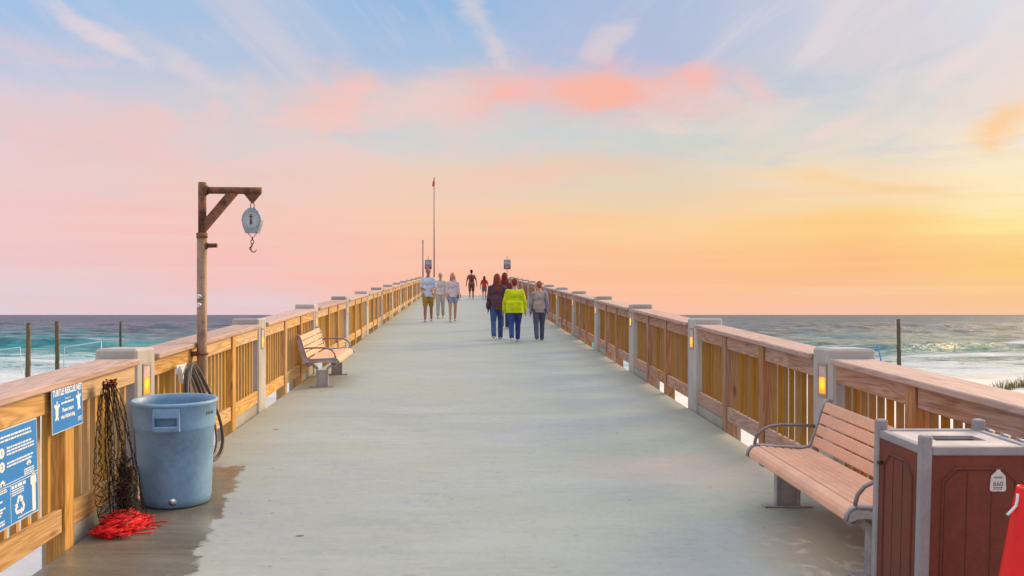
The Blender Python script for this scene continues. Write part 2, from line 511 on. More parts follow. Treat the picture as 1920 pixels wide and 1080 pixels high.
m_tan = plain("tan_painted_pipe", (0.33, 0.20, 0.125), 0.6, 0.15, 0.25, 12)
m_scale = plain("scale_grey_enamel", (0.33, 0.39, 0.42), 0.45, 0.2, 0.10)
m_dial = plain("scale_dial", (0.46, 0.50, 0.52), 0.5, 0, 0.06)
m_flag = plain("red_flag_cloth", (0.70, 0.03, 0.03), 0.8)
m_pole = plain("grey_pole_metal", (0.28, 0.20, 0.20), 0.5, 0.3)
m_fsign = plain("distant_sign_grey", (0.22, 0.26, 0.30), 0.6)
m_fsign2 = plain("distant_sign_maroon", (0.22, 0.06, 0.07), 0.6)
m_bluef = plain("blue_tube", (0.03, 0.23, 0.55), 0.5)
m_palef = plain("pale_tube", (0.50, 0.72, 0.86), 0.5)
m_stick = plain("sticker_pale", (0.62, 0.62, 0.58), 0.5, 0, 0.03, bmp=0)
m_green = plain("sticker_green", (0.16, 0.30, 0.20), 0.6, bmp=0)
m_dink = plain("dark_print", (0.07, 0.07, 0.08), 0.6, bmp=0)
m_chrome = plain("chrome", (0.7, 0.7, 0.7), 0.2, 0.9, 0.05)


# ------------------------------------------------------------------ mesh helpers
class MB:
    def __init__(self):
        self.bm = bmesh.new()
        self.mats = []

    def box(self, x0, x1, y0, y1, z0, z1, g=0.0, bev=0.004, M=None):
        r = bmesh.ops.create_cube(self.bm, size=1.0)
        vs = r['verts']
        for v in vs:
            v.co = Vector((x0 + (v.co.x + .5) * (x1 - x0), y0 + (v.co.y + .5) * (y1 - y0), z0 + (v.co.z + .5) * (z1 - z0)))
        if bev:
            es = list({e for v in vs for e in v.link_edges})
            rr = bmesh.ops.bevel(self.bm, geom=es, offset=bev, segments=1, affect='EDGES', profile=0.5)
            vs = list({v for f in rr['faces'] for v in f.verts} | {v for v in vs if v.is_valid})
        for v in vs:
            if g:
                v.co.z += g * v.co.y
            if M is not None:
                v.co = M @ v.co
        return vs

    def tube(self, pts, r, seg=8, closed=False, cap=True, radii=None):
        pts = [Vector(p) for p in pts]
        n = len(pts)
        rings = []
        up = Vector((0.0, 0.0, 1.0))
        prev_n = None
        for i, p in enumerate(pts):
            if closed:
                tg = pts[(i + 1) % n] - pts[i - 1]
            else:
                tg = pts[min(i + 1, n - 1)] - pts[max(i - 1, 0)]
            if tg.length < 1e-9:
                tg = Vector((0, 0, 1))
            tg.normalize()
            if prev_n is None:
                a = up if abs(tg.dot(up)) < 0.95 else Vector((1, 0, 0))
                nn = (a - tg * a.dot(tg)).normalized()
            else:
                nn = prev_n - tg * prev_n.dot(tg)
                nn = nn.normalized() if nn.length > 1e-6 else prev_n
            prev_n = nn
            bb = tg.cross(nn)
            rad = radii[i] if radii else r
            rings.append([self.bm.verts.new(p + (nn * math.cos(2 * PI * k / seg) + bb * math.sin(2 * PI * k / seg)) * rad) for k in range(seg)])
        m = n if closed else n - 1
        for i in range(m):
            a, b = rings[i], rings[(i + 1) % n]
            for k in range(seg):
                f = self.bm.faces.new((a[k], a[(k + 1) % seg], b[(k + 1) % seg], b[k]))
                f.smooth = True
        if cap and not closed:
            self.bm.faces.new(list(reversed(rings[0])))
            self.bm.faces.new(rings[-1])

    def lathe(self, prof, seg=32, M=None, smooth=True):
        """prof: list of (r, z); ends with r == 0 are closed."""
        rings = []
        for r, z in prof:
            if r <= 1e-6:
                rings.append([self.bm.verts.new((0, 0, z))])
            else:
                rings.append([self.bm.verts.new((r * math.cos(2 * PI * k / seg), r * math.sin(2 * PI * k / seg), z)) for k in range(seg)])
        for a, b in zip(rings[:-1], rings[1:]):
            for k in range(seg):
                k2 = (k + 1) % seg
                if len(a) == 1 and len(b) == 1:
                    continue
                if len(a) == 1:
                    f = self.bm.faces.new((a[0], b[k], b[k2]))
                elif len(b) == 1:
                    f = self.bm.faces.new((a[k], a[k2], b[0]))
                else:
                    f = self.bm.faces.new((a[k], a[k2], b[k2], b[k]))
                f.smooth = smooth
        if M is not None:
            for ring in rings:
                for v in ring:
                    v.co = M @ v.co

    def prism(self, poly, y0, y1, axis='Y', M=None):
        """poly: list of 2-D points, extruded along axis."""
        def mk(a, b, t):
            p = {'Y': Vector((a, t, b)), 'X': Vector((t, a, b)), 'Z': Vector((a, b, t))}[axis]
            return M @ p if M is not None else p
        A = [self.bm.verts.new(mk(a, b, y0)) for a, b in poly]
        B = [self.bm.verts.new(mk(a, b, y1)) for a, b in poly]
        n = len(poly)
        for i in range(n):
            self.bm.faces.new((A[i], A[(i + 1) % n], B[(i + 1) % n], B[i]))
        self.bm.faces.new(list(reversed(A)))
        self.bm.faces.new(B)

    def ball(self, c, r, sub=2, M=None):
        q = bmesh.ops.create_icosphere(self.bm, subdivisions=sub, radius=1.0)
        for v in q['verts']:
            v.co = Vector((c[0] + v.co.x * r[0], c[1] + v.co.y * r[1], c[2] + v.co.z * r[2]))
            if M is not None:
                v.co = M @ v.co
        for f in {f for v in q['verts'] for f in v.link_faces}:
            f.smooth = True

    def cone(self, p0, p1, r0, r1, seg=10):
        """tapered capsule"""
        p0, p1 = Vector(p0), Vector(p1)
        d = p1 - p0
        L = max(d.length, 1e-5)
        q = d.to_track_quat('Z', 'Y').to_matrix().to_4x4()
        M = Matrix.Translation(p0) @ q
        prof = [(0, -r0)]
        for a in (-60, -30, 0):
            prof.append((r0 * math.cos(math.radians(a)), r0 * math.sin(math.radians(a))))
        for a in (0, 30, 60):
            prof.append((r1 * math.cos(math.radians(a)), L + r1 * math.sin(math.radians(a))))
        prof.append((0, L + r1))
        self.lathe(prof, seg, M)

    def mesh(self, name):
        me = bpy.data.meshes.new(name)
        bmesh.ops.recalc_face_normals(self.bm, faces=self.bm.faces[:])
        self.bm.to_mesh(me)
        self.bm.free()
        return me

    def build(self, name, mat, parent=None):
        me = self.mesh(name)
        return obj(name, me, mat, parent)


def obj(name, me, mat=None, parent=None):
    o = bpy.data.objects.new(name, me)
    COL.objects.link(o)
    if mat is not None:
        me.materials.clear()
        me.materials.append(mat)
    if parent is not None:
        o.parent = parent
    return o


def tag(o, label=None, cat=None, group=None, kind=None):
    if label:
        o["label"] = label
    if cat:
        o["category"] = cat
    if group:
        o["group"] = group
    if kind:
        o["kind"] = kind
    return o


def thing(name, label, cat, loc=(0, 0, 0), rot=(0, 0, 0), group=None):
    o = bpy.data.objects.new(name, None)
    o.empty_display_size = 0.1
    COL.objects.link(o)
    o.location = loc
    o.rotation_euler = rot
    return tag(o, label, cat, group)


KIDS = {}


def copy_tree(o, parent=None):
    c = o.copy()
    COL.objects.link(c)
    if parent is not None:
        c.parent = parent
    for ch in list(o.children):
        copy_tree(ch, c)
    return c


def text(body, size, mat, parent, M, name="lettering", align='CENTER', sx=1.0, ext=0.0006, bold=0.0):
    cu = bpy.data.curves.new("lettering", 'FONT')
    cu.body = body
    cu.size = size
    cu.align_x = align
    cu.align_y = 'CENTER'
    cu.extrude = ext
    cu.offset = bold
    cu.resolution_u = 3
    tmp = bpy.data.objects.new("tmp_text", cu)
    COL.objects.link(tmp)
    dg = bpy.context.evaluated_depsgraph_get()
    me = bpy.data.meshes.new_from_object(tmp.evaluated_get(dg))
    bpy.data.objects.remove(tmp)
    me.transform(M @ Matrix.Diagonal((sx, 1, 1, 1)))
    return obj(name, me, mat, parent)


# ------------------------------------------------------------------ pier geometry
G = (HY - 500.0) / FPX           # grade of the ramp
XL, XR = -2.39, 2.70             # inner faces of the railings
P0, PITCH, PD = 6.62, 3.93, 0.40  # first post in view, spacing, post depth
NPOST = 13
CREST = P0 + PITCH * (NPOST - 1) + PD / 2
TILT = math.atan(G)


def dz(y):
    return G * min(y, CREST)


def build_deck():
    ys = [-6 + 0.5 * i for i in range(int((CREST + 6) / 0.5) + 1)] + [CREST, 60, 66, 75, 90, 110]
    xs = [XL + 0.012, XL + 0.5, -1, 0, 1, 2, XR - 0.012]
    bm = bmesh.new()
    top = [[bm.verts.new((x, y, dz(y))) for x in xs] for y in ys]
    bot = [[bm.verts.new((x, y, dz(y) - 0.5)) for x in xs] for y in ys]
    nx = len(xs)
    for j in range(len(ys) - 1):
        for i in range(nx - 1):
            bm.faces.new((top[j][i], top[j][i + 1], top[j + 1][i + 1], top[j + 1][i]))
            bm.faces.new((bot[j][i], bot[j + 1][i], bot[j + 1][i + 1], bot[j][i + 1]))
        for i in (0, nx - 1):
            bm.faces.new((top[j][i], top[j + 1][i], bot[j + 1][i], bot[j][i]))
    for j in (0, len(ys) - 1):
        for i in range(nx - 1):
            bm.faces.new((top[j][i], top[j][i + 1], bot[j][i + 1], bot[j][i]))
    bmesh.ops.recalc_face_normals(bm, faces=bm.faces[:])
    me = bpy.data.meshes.new("pier_deck")
    bm.to_mesh(me)
    bm.free()
    tag(obj("pier_deck", me, m_deck), kind="structure")


build_deck()

PW = 0.31      # post width across
PH = 1.10


def post_mesh(sx):
    """sx=+1: the walkway lies at +x (left railing). Local origin at the inner face, near edge."""
    b = MB()
    b.box(-PW * sx if sx > 0 else 0, 0 if sx > 0 else PW, 0, PD, -0.45, PH, 0, 0.018)
    return b.mesh("concrete_post")


def make_post(sx):
    t = thing("concrete_post", None, "post")
    obj("pillar", post_mesh(sx), m_conc, t)
    yc = PD * 0.5
    e = 0.006 * sx
    fr = MB()
    for (a, b_, c, d) in ((-.085, .085, .965, .985), (-.085, .085, .735, .755), (-.085, -.065, .755, .965), (.065, .085, .755, .965)):
        fr.box(min(-e, 1.4 * e), max(-e, 1.4 * e), yc + a, yc + b_, c, d, 0, 0.002)
    f = fr.build("lamp_frame", m_lampf, t)
    lo = MB()
    lo.box(min(-e, e), max(-e, e), yc - .064, yc + .064, .756, .878, 0, 0.002)
    lo.build("lit_lens", m_lamp, f)
    up = MB()
    up.box(min(-e, .9 * e), max(-e, .9 * e), yc - .064, yc + .064, .879, .964, 0, 0.002)
    up.build("upper_lens", m_glass, f)
    return t


def make_section(sx, g, wa, wu, wp):
    """railing between two concrete posts; origin: inner face plane, start of section, deck level"""
    L = PITCH - PD
    t = thing("railing_section", None, "railing")
    s = -sx                       # outward direction

    def bx(b, a0, a1, y0, y1, z0, z1, bev=0.004):
        x0, x1 = sorted((s * a0, s * a1))
        b.box(x0, x1, y0, y1, z0, z1, g, bev)
    c = MB()
    bx(c, -0.030, 0.275, 0.004, L - 0.004, 0.985, 1.028, 0.007)
    c.build("cap_rail", w_cap, t)
    pw = 0.125
    wy = [L / 3 - 0.02, 2 * L / 3 - 0.02]
    for y in wy:
        b = MB()
        bx(b, -0.004, 0.118, y, y + pw, -0.30, 0.983)
        b.build("wood_post", wu, t)
    spans = [(0.003, wy[0] - 0.003), (wy[0] + pw + 0.003, wy[1] - 0.003), (wy[1] + pw + 0.003, L - 0.003)]
    for (a, b_) in spans:
        b = MB()
        bx(b, 0.012, 0.050, a, b_, 0.852, 0.983)
        b.build("top_board", wa, t)
        b = MB()
        bx(b, 0.012, 0.050, a, b_, 0.112, 0.252)
        b.build("bottom_board", wa, t)
        b = MB()
        n = max(1, int(round((b_ - a - 0.05) / 0.13)))
        st = (b_ - a - 0.03) / n
        for i in range(n):
            yc = a + 0.015 + (i + .5) * st + random.uniform(-.006, .006)
            bx(b, 0.052, 0.090, yc - .019, yc + .019, 0.13, 0.965, 0.003)
        b.build("picket_panel", wp, t)
    k = MB()
    bx(k, 0.020, 0.20, spans[2][0] + 0.0, spans[2][1], -0.45, 0.106, 0.01)
    k.build("kerb", m_kerb, t)
    return t


ORD = ["first", "second", "third", "fourth", "fifth", "sixth", "seventh", "eighth", "ninth", "tenth", "eleventh", "twelfth", "thirteenth"]
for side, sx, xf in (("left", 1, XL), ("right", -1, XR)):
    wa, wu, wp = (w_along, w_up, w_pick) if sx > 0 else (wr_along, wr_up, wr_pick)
    proto = make_post(sx)
    for k in range(NPOST):
        o = proto if k == 0 else copy_tree(proto)
        yk = P0 + PITCH * k
        o.location = (xf, yk, dz(yk))
        if k == 0:
            lab = "pale concrete post with amber light right behind the blue-grey trash barrel" if sx > 0 else "grey concrete post with amber light right behind the near slatted bench"
        elif k == NPOST - 1:
            lab = f"last and smallest concrete post of the {side} railing, at the top of the ramp"
        else:
            lab = f"{ORD[k]} concrete post with amber light along the {side} railing, counting away from the " + ("trash barrel" if sx > 0 else "near bench")
        tag(o, lab, "post", "concrete posts with amber step lights along the railings")
    p1 = make_section(sx, G, wa, wu, wp)
    for k in range(-1, NPOST - 1):
        o = p1 if k == -1 else copy_tree(p1)
        yk = P0 + PITCH * k + PD
        o.location = (xf, yk, G * yk)
        if k == -1:
            lab = "nearest wooden railing section, carrying the blue signs and the turtle net" if sx > 0 else "nearest weathered wooden railing section, behind the brown litter bin and near bench"
        elif k == 0:
            lab = "wooden railing section behind the trash barrel and scale pole, with the hose on it" if sx > 0 else "weathered railing section just beyond the near bench, between the two nearest right posts"
        elif k == NPOST - 2:
            lab = f"farthest wooden railing section on the {side}, ending at the top of the ramp"
        else:
            lab = f"wooden railing section on the {side} between the {ORD[k]} and {ORD[k+1]} concrete posts"
        tag(o, lab, "railing", "wooden picket railing sections between concrete posts")
    p2 = make_section(sx, 0.0, wa, wu, wp)
    yk = P0 + PITCH * (NPOST - 1) + PD
    p2.location = (xf, yk, dz(yk))
    tag(p2, f"level wooden railing section on the {side} just over the top of the ramp", "railing", "wooden picket railing sections between concrete posts")


# ------------------------------------------------------------------ benches
def make_bench():
    """local: +x = front of the seat, y = length centred on 0, z up"""
    t = thing("bench", None, "bench")
    Lh = 0.85
    prof_seat = [(0.150, 0.405, 6), (0.093, 0.399, 6), (0.037, 0.393, 6), (-0.019, 0.388, 6), (-0.075, 0.383, 6)]

    def slat(x, z, w, th, ang, name="slat"):
        b = MB()
        M = Matrix.Translation((x, 0, z)) @ Matrix.Rotation(math.radians(ang), 4, 'Y')
        b.box(-w / 2, w / 2, -Lh + 0.03, Lh - 0.03, -th / 2, th / 2, 0, 0.006, M)
        return b.build(name, m_slat, t)
    # rolled front slat
    b = MB()
    poly = [(0.183, 0.414), (0.205, 0.410), (0.228, 0.396), (0.243, 0.372), (0.247, 0.345), (0.243, 0.335), (0.228, 0.340), (0.222, 0.362), (0.208, 0.382), (0.183, 0.389)]
    b.prism(poly, -Lh + 0.03, Lh - 0.03)
    b.build("front_slat", m_slat, t)
    for x, z, a in prof_seat:
        slat(x, z, 0.046, 0.024, -a)
    slat(-0.150, 0.384, 0.092, 0.024, 8)
    for i, (x, z) in enumerate([(-0.222, 0.450), (-0.246, 0.532), (-0.270, 0.614), (-0.293, 0.694)]):
        slat(x, z, 0.074, 0.024, 73.5)
    for s in (-1, 1):
        y = s * (Lh - 0.012)
        f = MB()
        path = [(0.252, 0.338), (0.248, 0.375), (0.228, 0.405), (0.195, 0.421), (0.05, 0.409), (-0.14, 0.400), (-0.185, 0.412), (-0.208, 0.445), (-0.246, 0.575), (-0.283, 0.70), (-0.300, 0.735), (-0.328, 0.742), (-0.35, 0.728)]
        f.tube([(x, y, z) for x, z in path], 0.012, 8)
        # end casting below the tube
        poly = [(0.243, 0.33), (0.236, 0.375), (0.21, 0.398), (0.05, 0.39), (-0.14, 0.38), (-0.2, 0.395), (-0.225, 0.43), (-0.29, 0.66), (-0.318, 0.70), (-0.335, 0.66), (-0.27, 0.42), (-0.25, 0.36), (-0.19, 0.345), (0.05, 0.358), (0.19, 0.352)]
        f.prism(poly, y - 0.012, y + 0.012)
        f.build("end_frame", m_alu, t)
        a = MB()
        arm = [(-0.225, 0.555), (-0.12, 0.562), (0.02, 0.564), (0.10, 0.553), (0.155, 0.525), (0.19, 0.48), (0.2, 0.44), (0.2, 0.415)]
        a.tube([(x, y, z) for x, z in arm], 0.012, 8)
        a.build("armrest", m_alud, t)
        # pedestal leg
        yl = s * (Lh - 0.12)
        l = MB()
        l.box(-0.17, 0.17, yl - 0.045, yl + 0.045, 0.0, 0.014, 0, 0.004)
        for dx in (-0.085, 0.062):
            l.box(dx, dx + 0.024, yl - 0.03, yl + 0.03, 0.013, 0.27, 0, 0.004)
        l.box(-0.064, 0.064, yl - 0.022, yl + 0.022, 0.013, 0.235, 0, 0.004)
        for sg in (-1, 1):
            l.prism([(sg * 0.062, 0.235), (sg * 0.062, 0.275), (sg * 0.19, 0.365), (sg * 0.205, 0.345)], yl - 0.028, yl + 0.028)
        l.box(-0.21, 0.2, yl - 0.024, yl + 0.024, 0.345, 0.367, 0, 0.003)
        for xx, rr in ((0.165, 0.034), (-0.2, 0.036)):
            ring = [(xx + rr * math.cos(2 * PI * k / 14), yl, 0.325 + rr * math.sin(2 * PI * k / 14)) for k in range(14)]
            l.tube(ring, 0.012, 6, closed=True)
        l.build("leg", m_alu, t)
    for x in (0.165, -0.2):
        r = MB()
        r.tube([(x, -Lh + 0.03, 0.33), (x, Lh - 0.03, 0.33)], 0.016, 8)
        r.build("support_rail", m_alud, t)
    return t


bench = make_bench()
bench.location = (2.29, 5.70, dz(5.70))
bench.rotation_euler = (Matrix.Rotation(TILT, 3, 'X') @ Matrix.Rotation(PI, 3, 'Z')).to_euler()
tag(bench, "near tan slatted bench with metal arms beside the brown litter bin", "bench", "slatted benches along the railings")
b2 = copy_tree(bench)
b2.location = (-2.00, 13.55, dz(13.55))
b2.rotation_euler = (TILT, 0, 0)
tag(b2, "distant tan slatted bench standing against the left railing beyond the scale pole", "bench", "slatted benches along the railings")


# ------------------------------------------------------------------ trash barrel
def make_can():
    x, y = -2.085, 6.57
    t = thing("trash_barrel", "large blue-grey plastic trash barrel without a lid by the left railing", "trash can", (x, y, dz(y) + 0.002), (TILT, 0, 0))
    b = MB()
    prof = [(0, 0.0), (0.225, 0.0), (0.242, 0.012), (0.248, 0.06), (0.262, 0.30), (0.274, 0.545), (0.281, 0.552), (0.284, 0.566), (0.286, 0.60), (0.293, 0.715),
            (0.301, 0.722), (0.305, 0.733), (0.301, 0.744), (0.290, 0.748), (0.281, 0.742), (0.277, 0.70), (0.268, 0.56), (0.252, 0.28), (0.235, 0.03), (0, 0.028)]
    b.lathe(prof, 64)
    b.build("body", m_can, t)
    for ang in (7, 187):
        th = math.radians(-90 + ang)
        R = Matrix.Rotation(th, 4, 'Z')
        h = MB()
        for w in (-0.082, 0.082):
            h.prism([(0.277, 0.553), (0.321, 0.560), (0.330, 0.575), (0.323, 0.66), (0.303, 0.715), (0.289, 0.715)], w - 0.007, w + 0.007, 'Y', R)
        h.prism([(0.275, 0.553), (0.323, 0.556), (0.331, 0.566), (0.331, 0.590), (0.323, 0.598), (0.279, 0.594)], -0.08, 0.08, 'Y', R)
        h.prism([(0.285, 0.655), (0.317, 0.655), (0.312, 0.675), (0.301, 0.718), (0.289, 0.718)], -0.078, 0.078, 'Y', R)
        h.build("handle", m_can, t)
    pl = MB()
    th = math.radians(-90 + 12)
    M = Matrix.Rotation(th, 4, 'Z') @ Matrix.Translation((0.246, 0, 0.055)) @ Matrix.Rotation(PI / 2, 4, 'Y')
    pl.lathe([(0.026, -0.01), (0.026, 0.004), (0.018, 0.007), (0.016, 0.014), (0, 0.016)], 16, M)
    pl.build("drain_plug", m_chrome, t)
    # raised name on the collar
    th = math.radians(-90 + 74)
    word = "BRUTE"
    for i, ch in enumerate(word):
        a = th + (i - 2) * 0.062
        M = Matrix.Rotation(a, 4, 'Z') @ Matrix.Translation((0.2895, 0, 0.665)) @ Matrix.Rotation(math.radians(-4.5), 4, 'Y') @ Matrix(((0, 0, 1, 0), (1, 0, 0, 0), (0, 1, 0, 0), (0, 0, 0, 1)))
        text(ch, 0.046, m_dink, t, M, ext=0.0015)


make_can()


# ------------------------------------------------------------------ coiled hose on its hook
def make_hose():
    y0 = 7.55
    base = Vector((-2.36, y0, dz(y0)))
    t = thing("garden_hose", "dark coiled water hose hanging on the railing behind the trash barrel", "hose", base)
    rnd = random.Random(3)
    for i in range(6):
        b = MB()
        pts = []
        wy = 0.15 + 0.07 * rnd.random() + 0.02 * i
        out = 0.13 + 0.09 * i / 5
        top = 0.83 + 0.012 * i + rnd.uniform(-.01, .01)
        bot = 0.12 - 0.014 * i + rnd.uniform(-.01, .04)
        n = 40
        for k in range(n):
            a = 2 * PI * k / n
            c, s_ = math.cos(a), math.sin(a)
            zz = (top + bot) / 2 + (top - bot) / 2 * c
            drop = (top - zz) / (top - bot)
            wid = wy * (s_ * (0.55 + 0.75 * drop))
            px = 0.06 + 0.012 * i * 0.6 + out * drop ** 1.3 * 0.8 + 0.22 * max(0, wid)
            py = wid * 1.1 + 0.01 * (i - 3)
            pts.append((px, py, max(0.02, zz)))
        b.tube(pts, 0.0115, 8, closed=True)
        b.build("hose_loop", m_hose if i % 3 else m_hose2, t)
    h = thing("hose_hanger", "white metal hanger on the left railing holding up the coiled hose", "hanger", base)
    k = MB()
    M = Matrix.Translation((0.03, 0, 0.80)) @ Matrix.Rotation(PI / 2, 4, 'Y')
    k.lathe([(0, -0.03), (0.075, -0.03), (0.075, 0.012), (0, 0.012)], 20, M, False)
    k.build("drum", m_white, h)
    k = MB()
    k.box(0.0, 0.012, -0.13, 0.13, 0.81, 0.885, 0, 0.004)
    k.prism([(-0.15, 0.86), (-0.02, 0.90), (0.0, 0.845), (-0.11, 0.80)], 0.045, 0.055, 'X')
    k.build("back_plate", m_white, h)


make_hose()


# ------------------------------------------------------------------ turtle net
def make_net():
    y0 = 5.90
    t = thing("turtle_net", "dark knotted turtle rescue net hung on the left railing, gathered over red rope", "net", (-2.24, y0, dz(y0)))
    rnd = random.Random(11)

    def surf(u, v, k=1.0):
        """u around, v 0 top .. 1 bottom"""
        z = 0.93 - 0.87 * v
        r = 0.035 + 0.225 * (v ** 0.6) - 0.10 * max(0, v - 0.7)
        r *= k
        wob = 1 + 0.12 * math.sin(3 * u + 5 * v) + 0.08 * math.sin(5 * u - 7 * v)
        x = -0.075 + 0.075 * v + 0.55 * r * wob * math.cos(u)
        y = 1.05 * r * wob * math.sin(u) + 0.03 * v
        return Vector((max(x, -0.112), y, z))
    b = MB()
    n = 11
    steps = 52
    for sgn in (-1, 1):
        for i in range(n):
            ph = 2 * PI * i / n + rnd.uniform(-.1, .1)
            pts = []
            for j in range(steps):
                v = j / (steps - 1)
                zig = 0.42 * (abs(((v * 13 + (0.5 if sgn > 0 else 0)) % 1.0) - 0.5) * 2 - 0.5) * (0.25 + v)
                u = ph + sgn * zig * 1.1
                p = surf(u, v)
                p += Vector((rnd.uniform(-1, 1), rnd.uniform(-1, 1), rnd.uniform(-1, 1))) * 0.004
                pts.append(p)
            b.tube(pts, 0.0021, 4)
    b.build("netting", m_net, t)
    b = MB()
    for i in range(15):
        pts = []
        u0 = rnd.uniform(0, 2 * PI)
        for j in range(22):
            v = j / 21
            p = surf(u0 + 0.5 * math.sin(4 * v + i), v, 0.45)
            p += Vector((0, rnd.uniform(-1, 1), rnd.uniform(-1, 1))) * 0.008
            pts.append(p)
        b.tube(pts, 0.0021, 4)
    b.build("gathered_strands", m_net, t)
    # bunched dark lump low in the net
    b = MB()
    for i in range(80):
        c = Vector((0.02 + max(-.03, min(.04, rnd.gauss(0, 0.022))), 0.03 + max(-.05, min(.05, rnd.gauss(0, 0.032))), 0.27 + max(-.2, min(.18, rnd.gauss(0, 0.11)))))
        pts = []
        a0, r1 = rnd.uniform(0, 6.3), rnd.uniform(0.02, 0.05)
        tl = rnd.uniform(-1.2, 1.2)
        for k in range(9):
            a = a0 + 2 * PI * k / 9
            pts.append(c + Vector((r1 * math.cos(a) * math.cos(tl) * .6, r1 * math.sin(a), r1 * math.cos(a) * math.sin(tl) * 1.6 + rnd.uniform(-.01, .01))))
        for p in pts:
            p.z = max(p.z, 0.02)
        b.tube(pts, 0.0036, 4, closed=True)
    b.build("bunched_netting", m_net, t)
    # knot and hook at the top
    b = MB()
    for i in range(14):
        c = Vector((-0.075 + rnd.uniform(-.015, .03), rnd.uniform(-.05, .05), 0.935 + rnd.uniform(-.025, .025)))
        pts = [c + Vector((rnd.uniform(-.025, .025), rnd.uniform(-.04, .04), rnd.uniform(-.03, .03))) for _ in range(6)]
        for p in pts:
            p.x = max(p.x, -0.12)
        b.tube(pts, 0.004, 5, closed=True)
    b.build("knot", m_net2, t)
    # red rope heap
    b = MB()
    b.ball((0.02, -0.02, 0.0), (0.115, 0.215, 0.095), 4)
    for v in b.bm.verts:
        k = 1 + 0.16 * math.sin(37 * v.co.y + 5) * math.sin(29 * v.co.x) + 0.10 * math.sin(71 * v.co.y) + rnd.uniform(-.07, .07)
        v.co = Vector((v.co.x * k, v.co.y * k, max(-0.002 + G * v.co.y, v.co.z * k)))
    b.build("heaped_netting", m_red, t)
    b = MB()
    for i in range(300):
        cx, cy = max(-.09, min(.13, rnd.gauss(0.02, 0.055))), max(-.22, min(.2, rnd.gauss(-0.02, 0.13)))
        hgt = 0.125 * math.exp(-((cx - .02) / 0.11) ** 2 - ((cy + .02) / 0.19) ** 2)
        r1, r2 = rnd.uniform(0.025, 0.06), rnd.uniform(0.02, 0.05)
        a0 = rnd.uniform(0, 6.3)
        tl = rnd.uniform(-0.3, 0.5)
        zc = 0.006 + hgt * rnd.uniform(0.4, 0.95)
        pts = []
        for k in range(14):
            a = 2 * PI * k / 14
            q = Vector((r1 * math.cos(a), r2 * math.sin(a), 0))
            q.rotate(Matrix.Rotation(a0, 3, 'Z'))
            pts.append(Vector((cx + q.x, cy + q.y, max(0.006 + G * (cy + q.y), zc + tl * q.x + rnd.uniform(-.004, .004)))))
        b.tube(pts, 0.0028, 5, closed=True)
    for i in range(7):           # loose tails
        a = rnd.uniform(-0.9, 0.5) if i < 5 else rnd.uniform(2.6, 4)
        p = Vector((0.05, rnd.uniform(-.15, .1), 0.02))
        pts = []
        for k in range(12):
            pts.append(p.copy())
            a += rnd.uniform(-.5, .5)
            p += Vector((math.cos(a), math.sin(a) * 0.7, 0)) * 0.022
            p.z = max(0.007 + G * p.y, p.z - 0.003)
            p.x = max(p.x, -0.11)
        b.tube(pts, 0.0042, 5)
    b.build("red_rope", m_red, t)


make_net()


# ------------------------------------------------------------------ blue signs on the left railing
def sign_frame(y, h):
    """matrix: local x along the railing (away), y up, z out towards the walkway"""
    z = dz(y) + h
    c, s_ = math.cos(TILT), math.sin(TILT)
    return Matrix(((0, 0, 1, XL + 0.016), (c, -s_, 0, y), (s_, c, 0, z), (0, 0, 0, 1)))


def flat_poly(b, poly, z0, z1, M=None):
    b.prism(poly, z0, z1, 'Z', M)


def turtle_poly(s=1.0, flip=1):
    """sea turtle seen from above, head up"""
    right = [(0, .50), (.06, .47), (.08, .38), (.06, .31), (.16, .27), (.30, .36), (.40, .30), (.42, .16), (.34, .20), (.26, .16), (.22, .05), (.23, -.10), (.17, -.26),
             (.26, -.38), (.25, -.48), (.13, -.42), (.07, -.36), (.03, -.46)]
    pts = right + [(-a, c) for a, c in reversed(right[1:])]
    return [(a * s * flip * .72, c * s) for a, c in pts]


def lines(b, x0, x1, ys, h, rnd, z0=0.0, z1=0.0042):
    """rows of illegible small print as broken bars"""
    for y in ys:
        x = x0
        end = x1 - rnd.uniform(0, 0.12) * (x1 - x0)
        while x < end:
            w = rnd.uniform(1.2, 4.0) * h
            b.box(x, min(x + w, end), y - h * .5, y + h * .5, z0, z1, 0, 0)
            x += w + h * 0.55


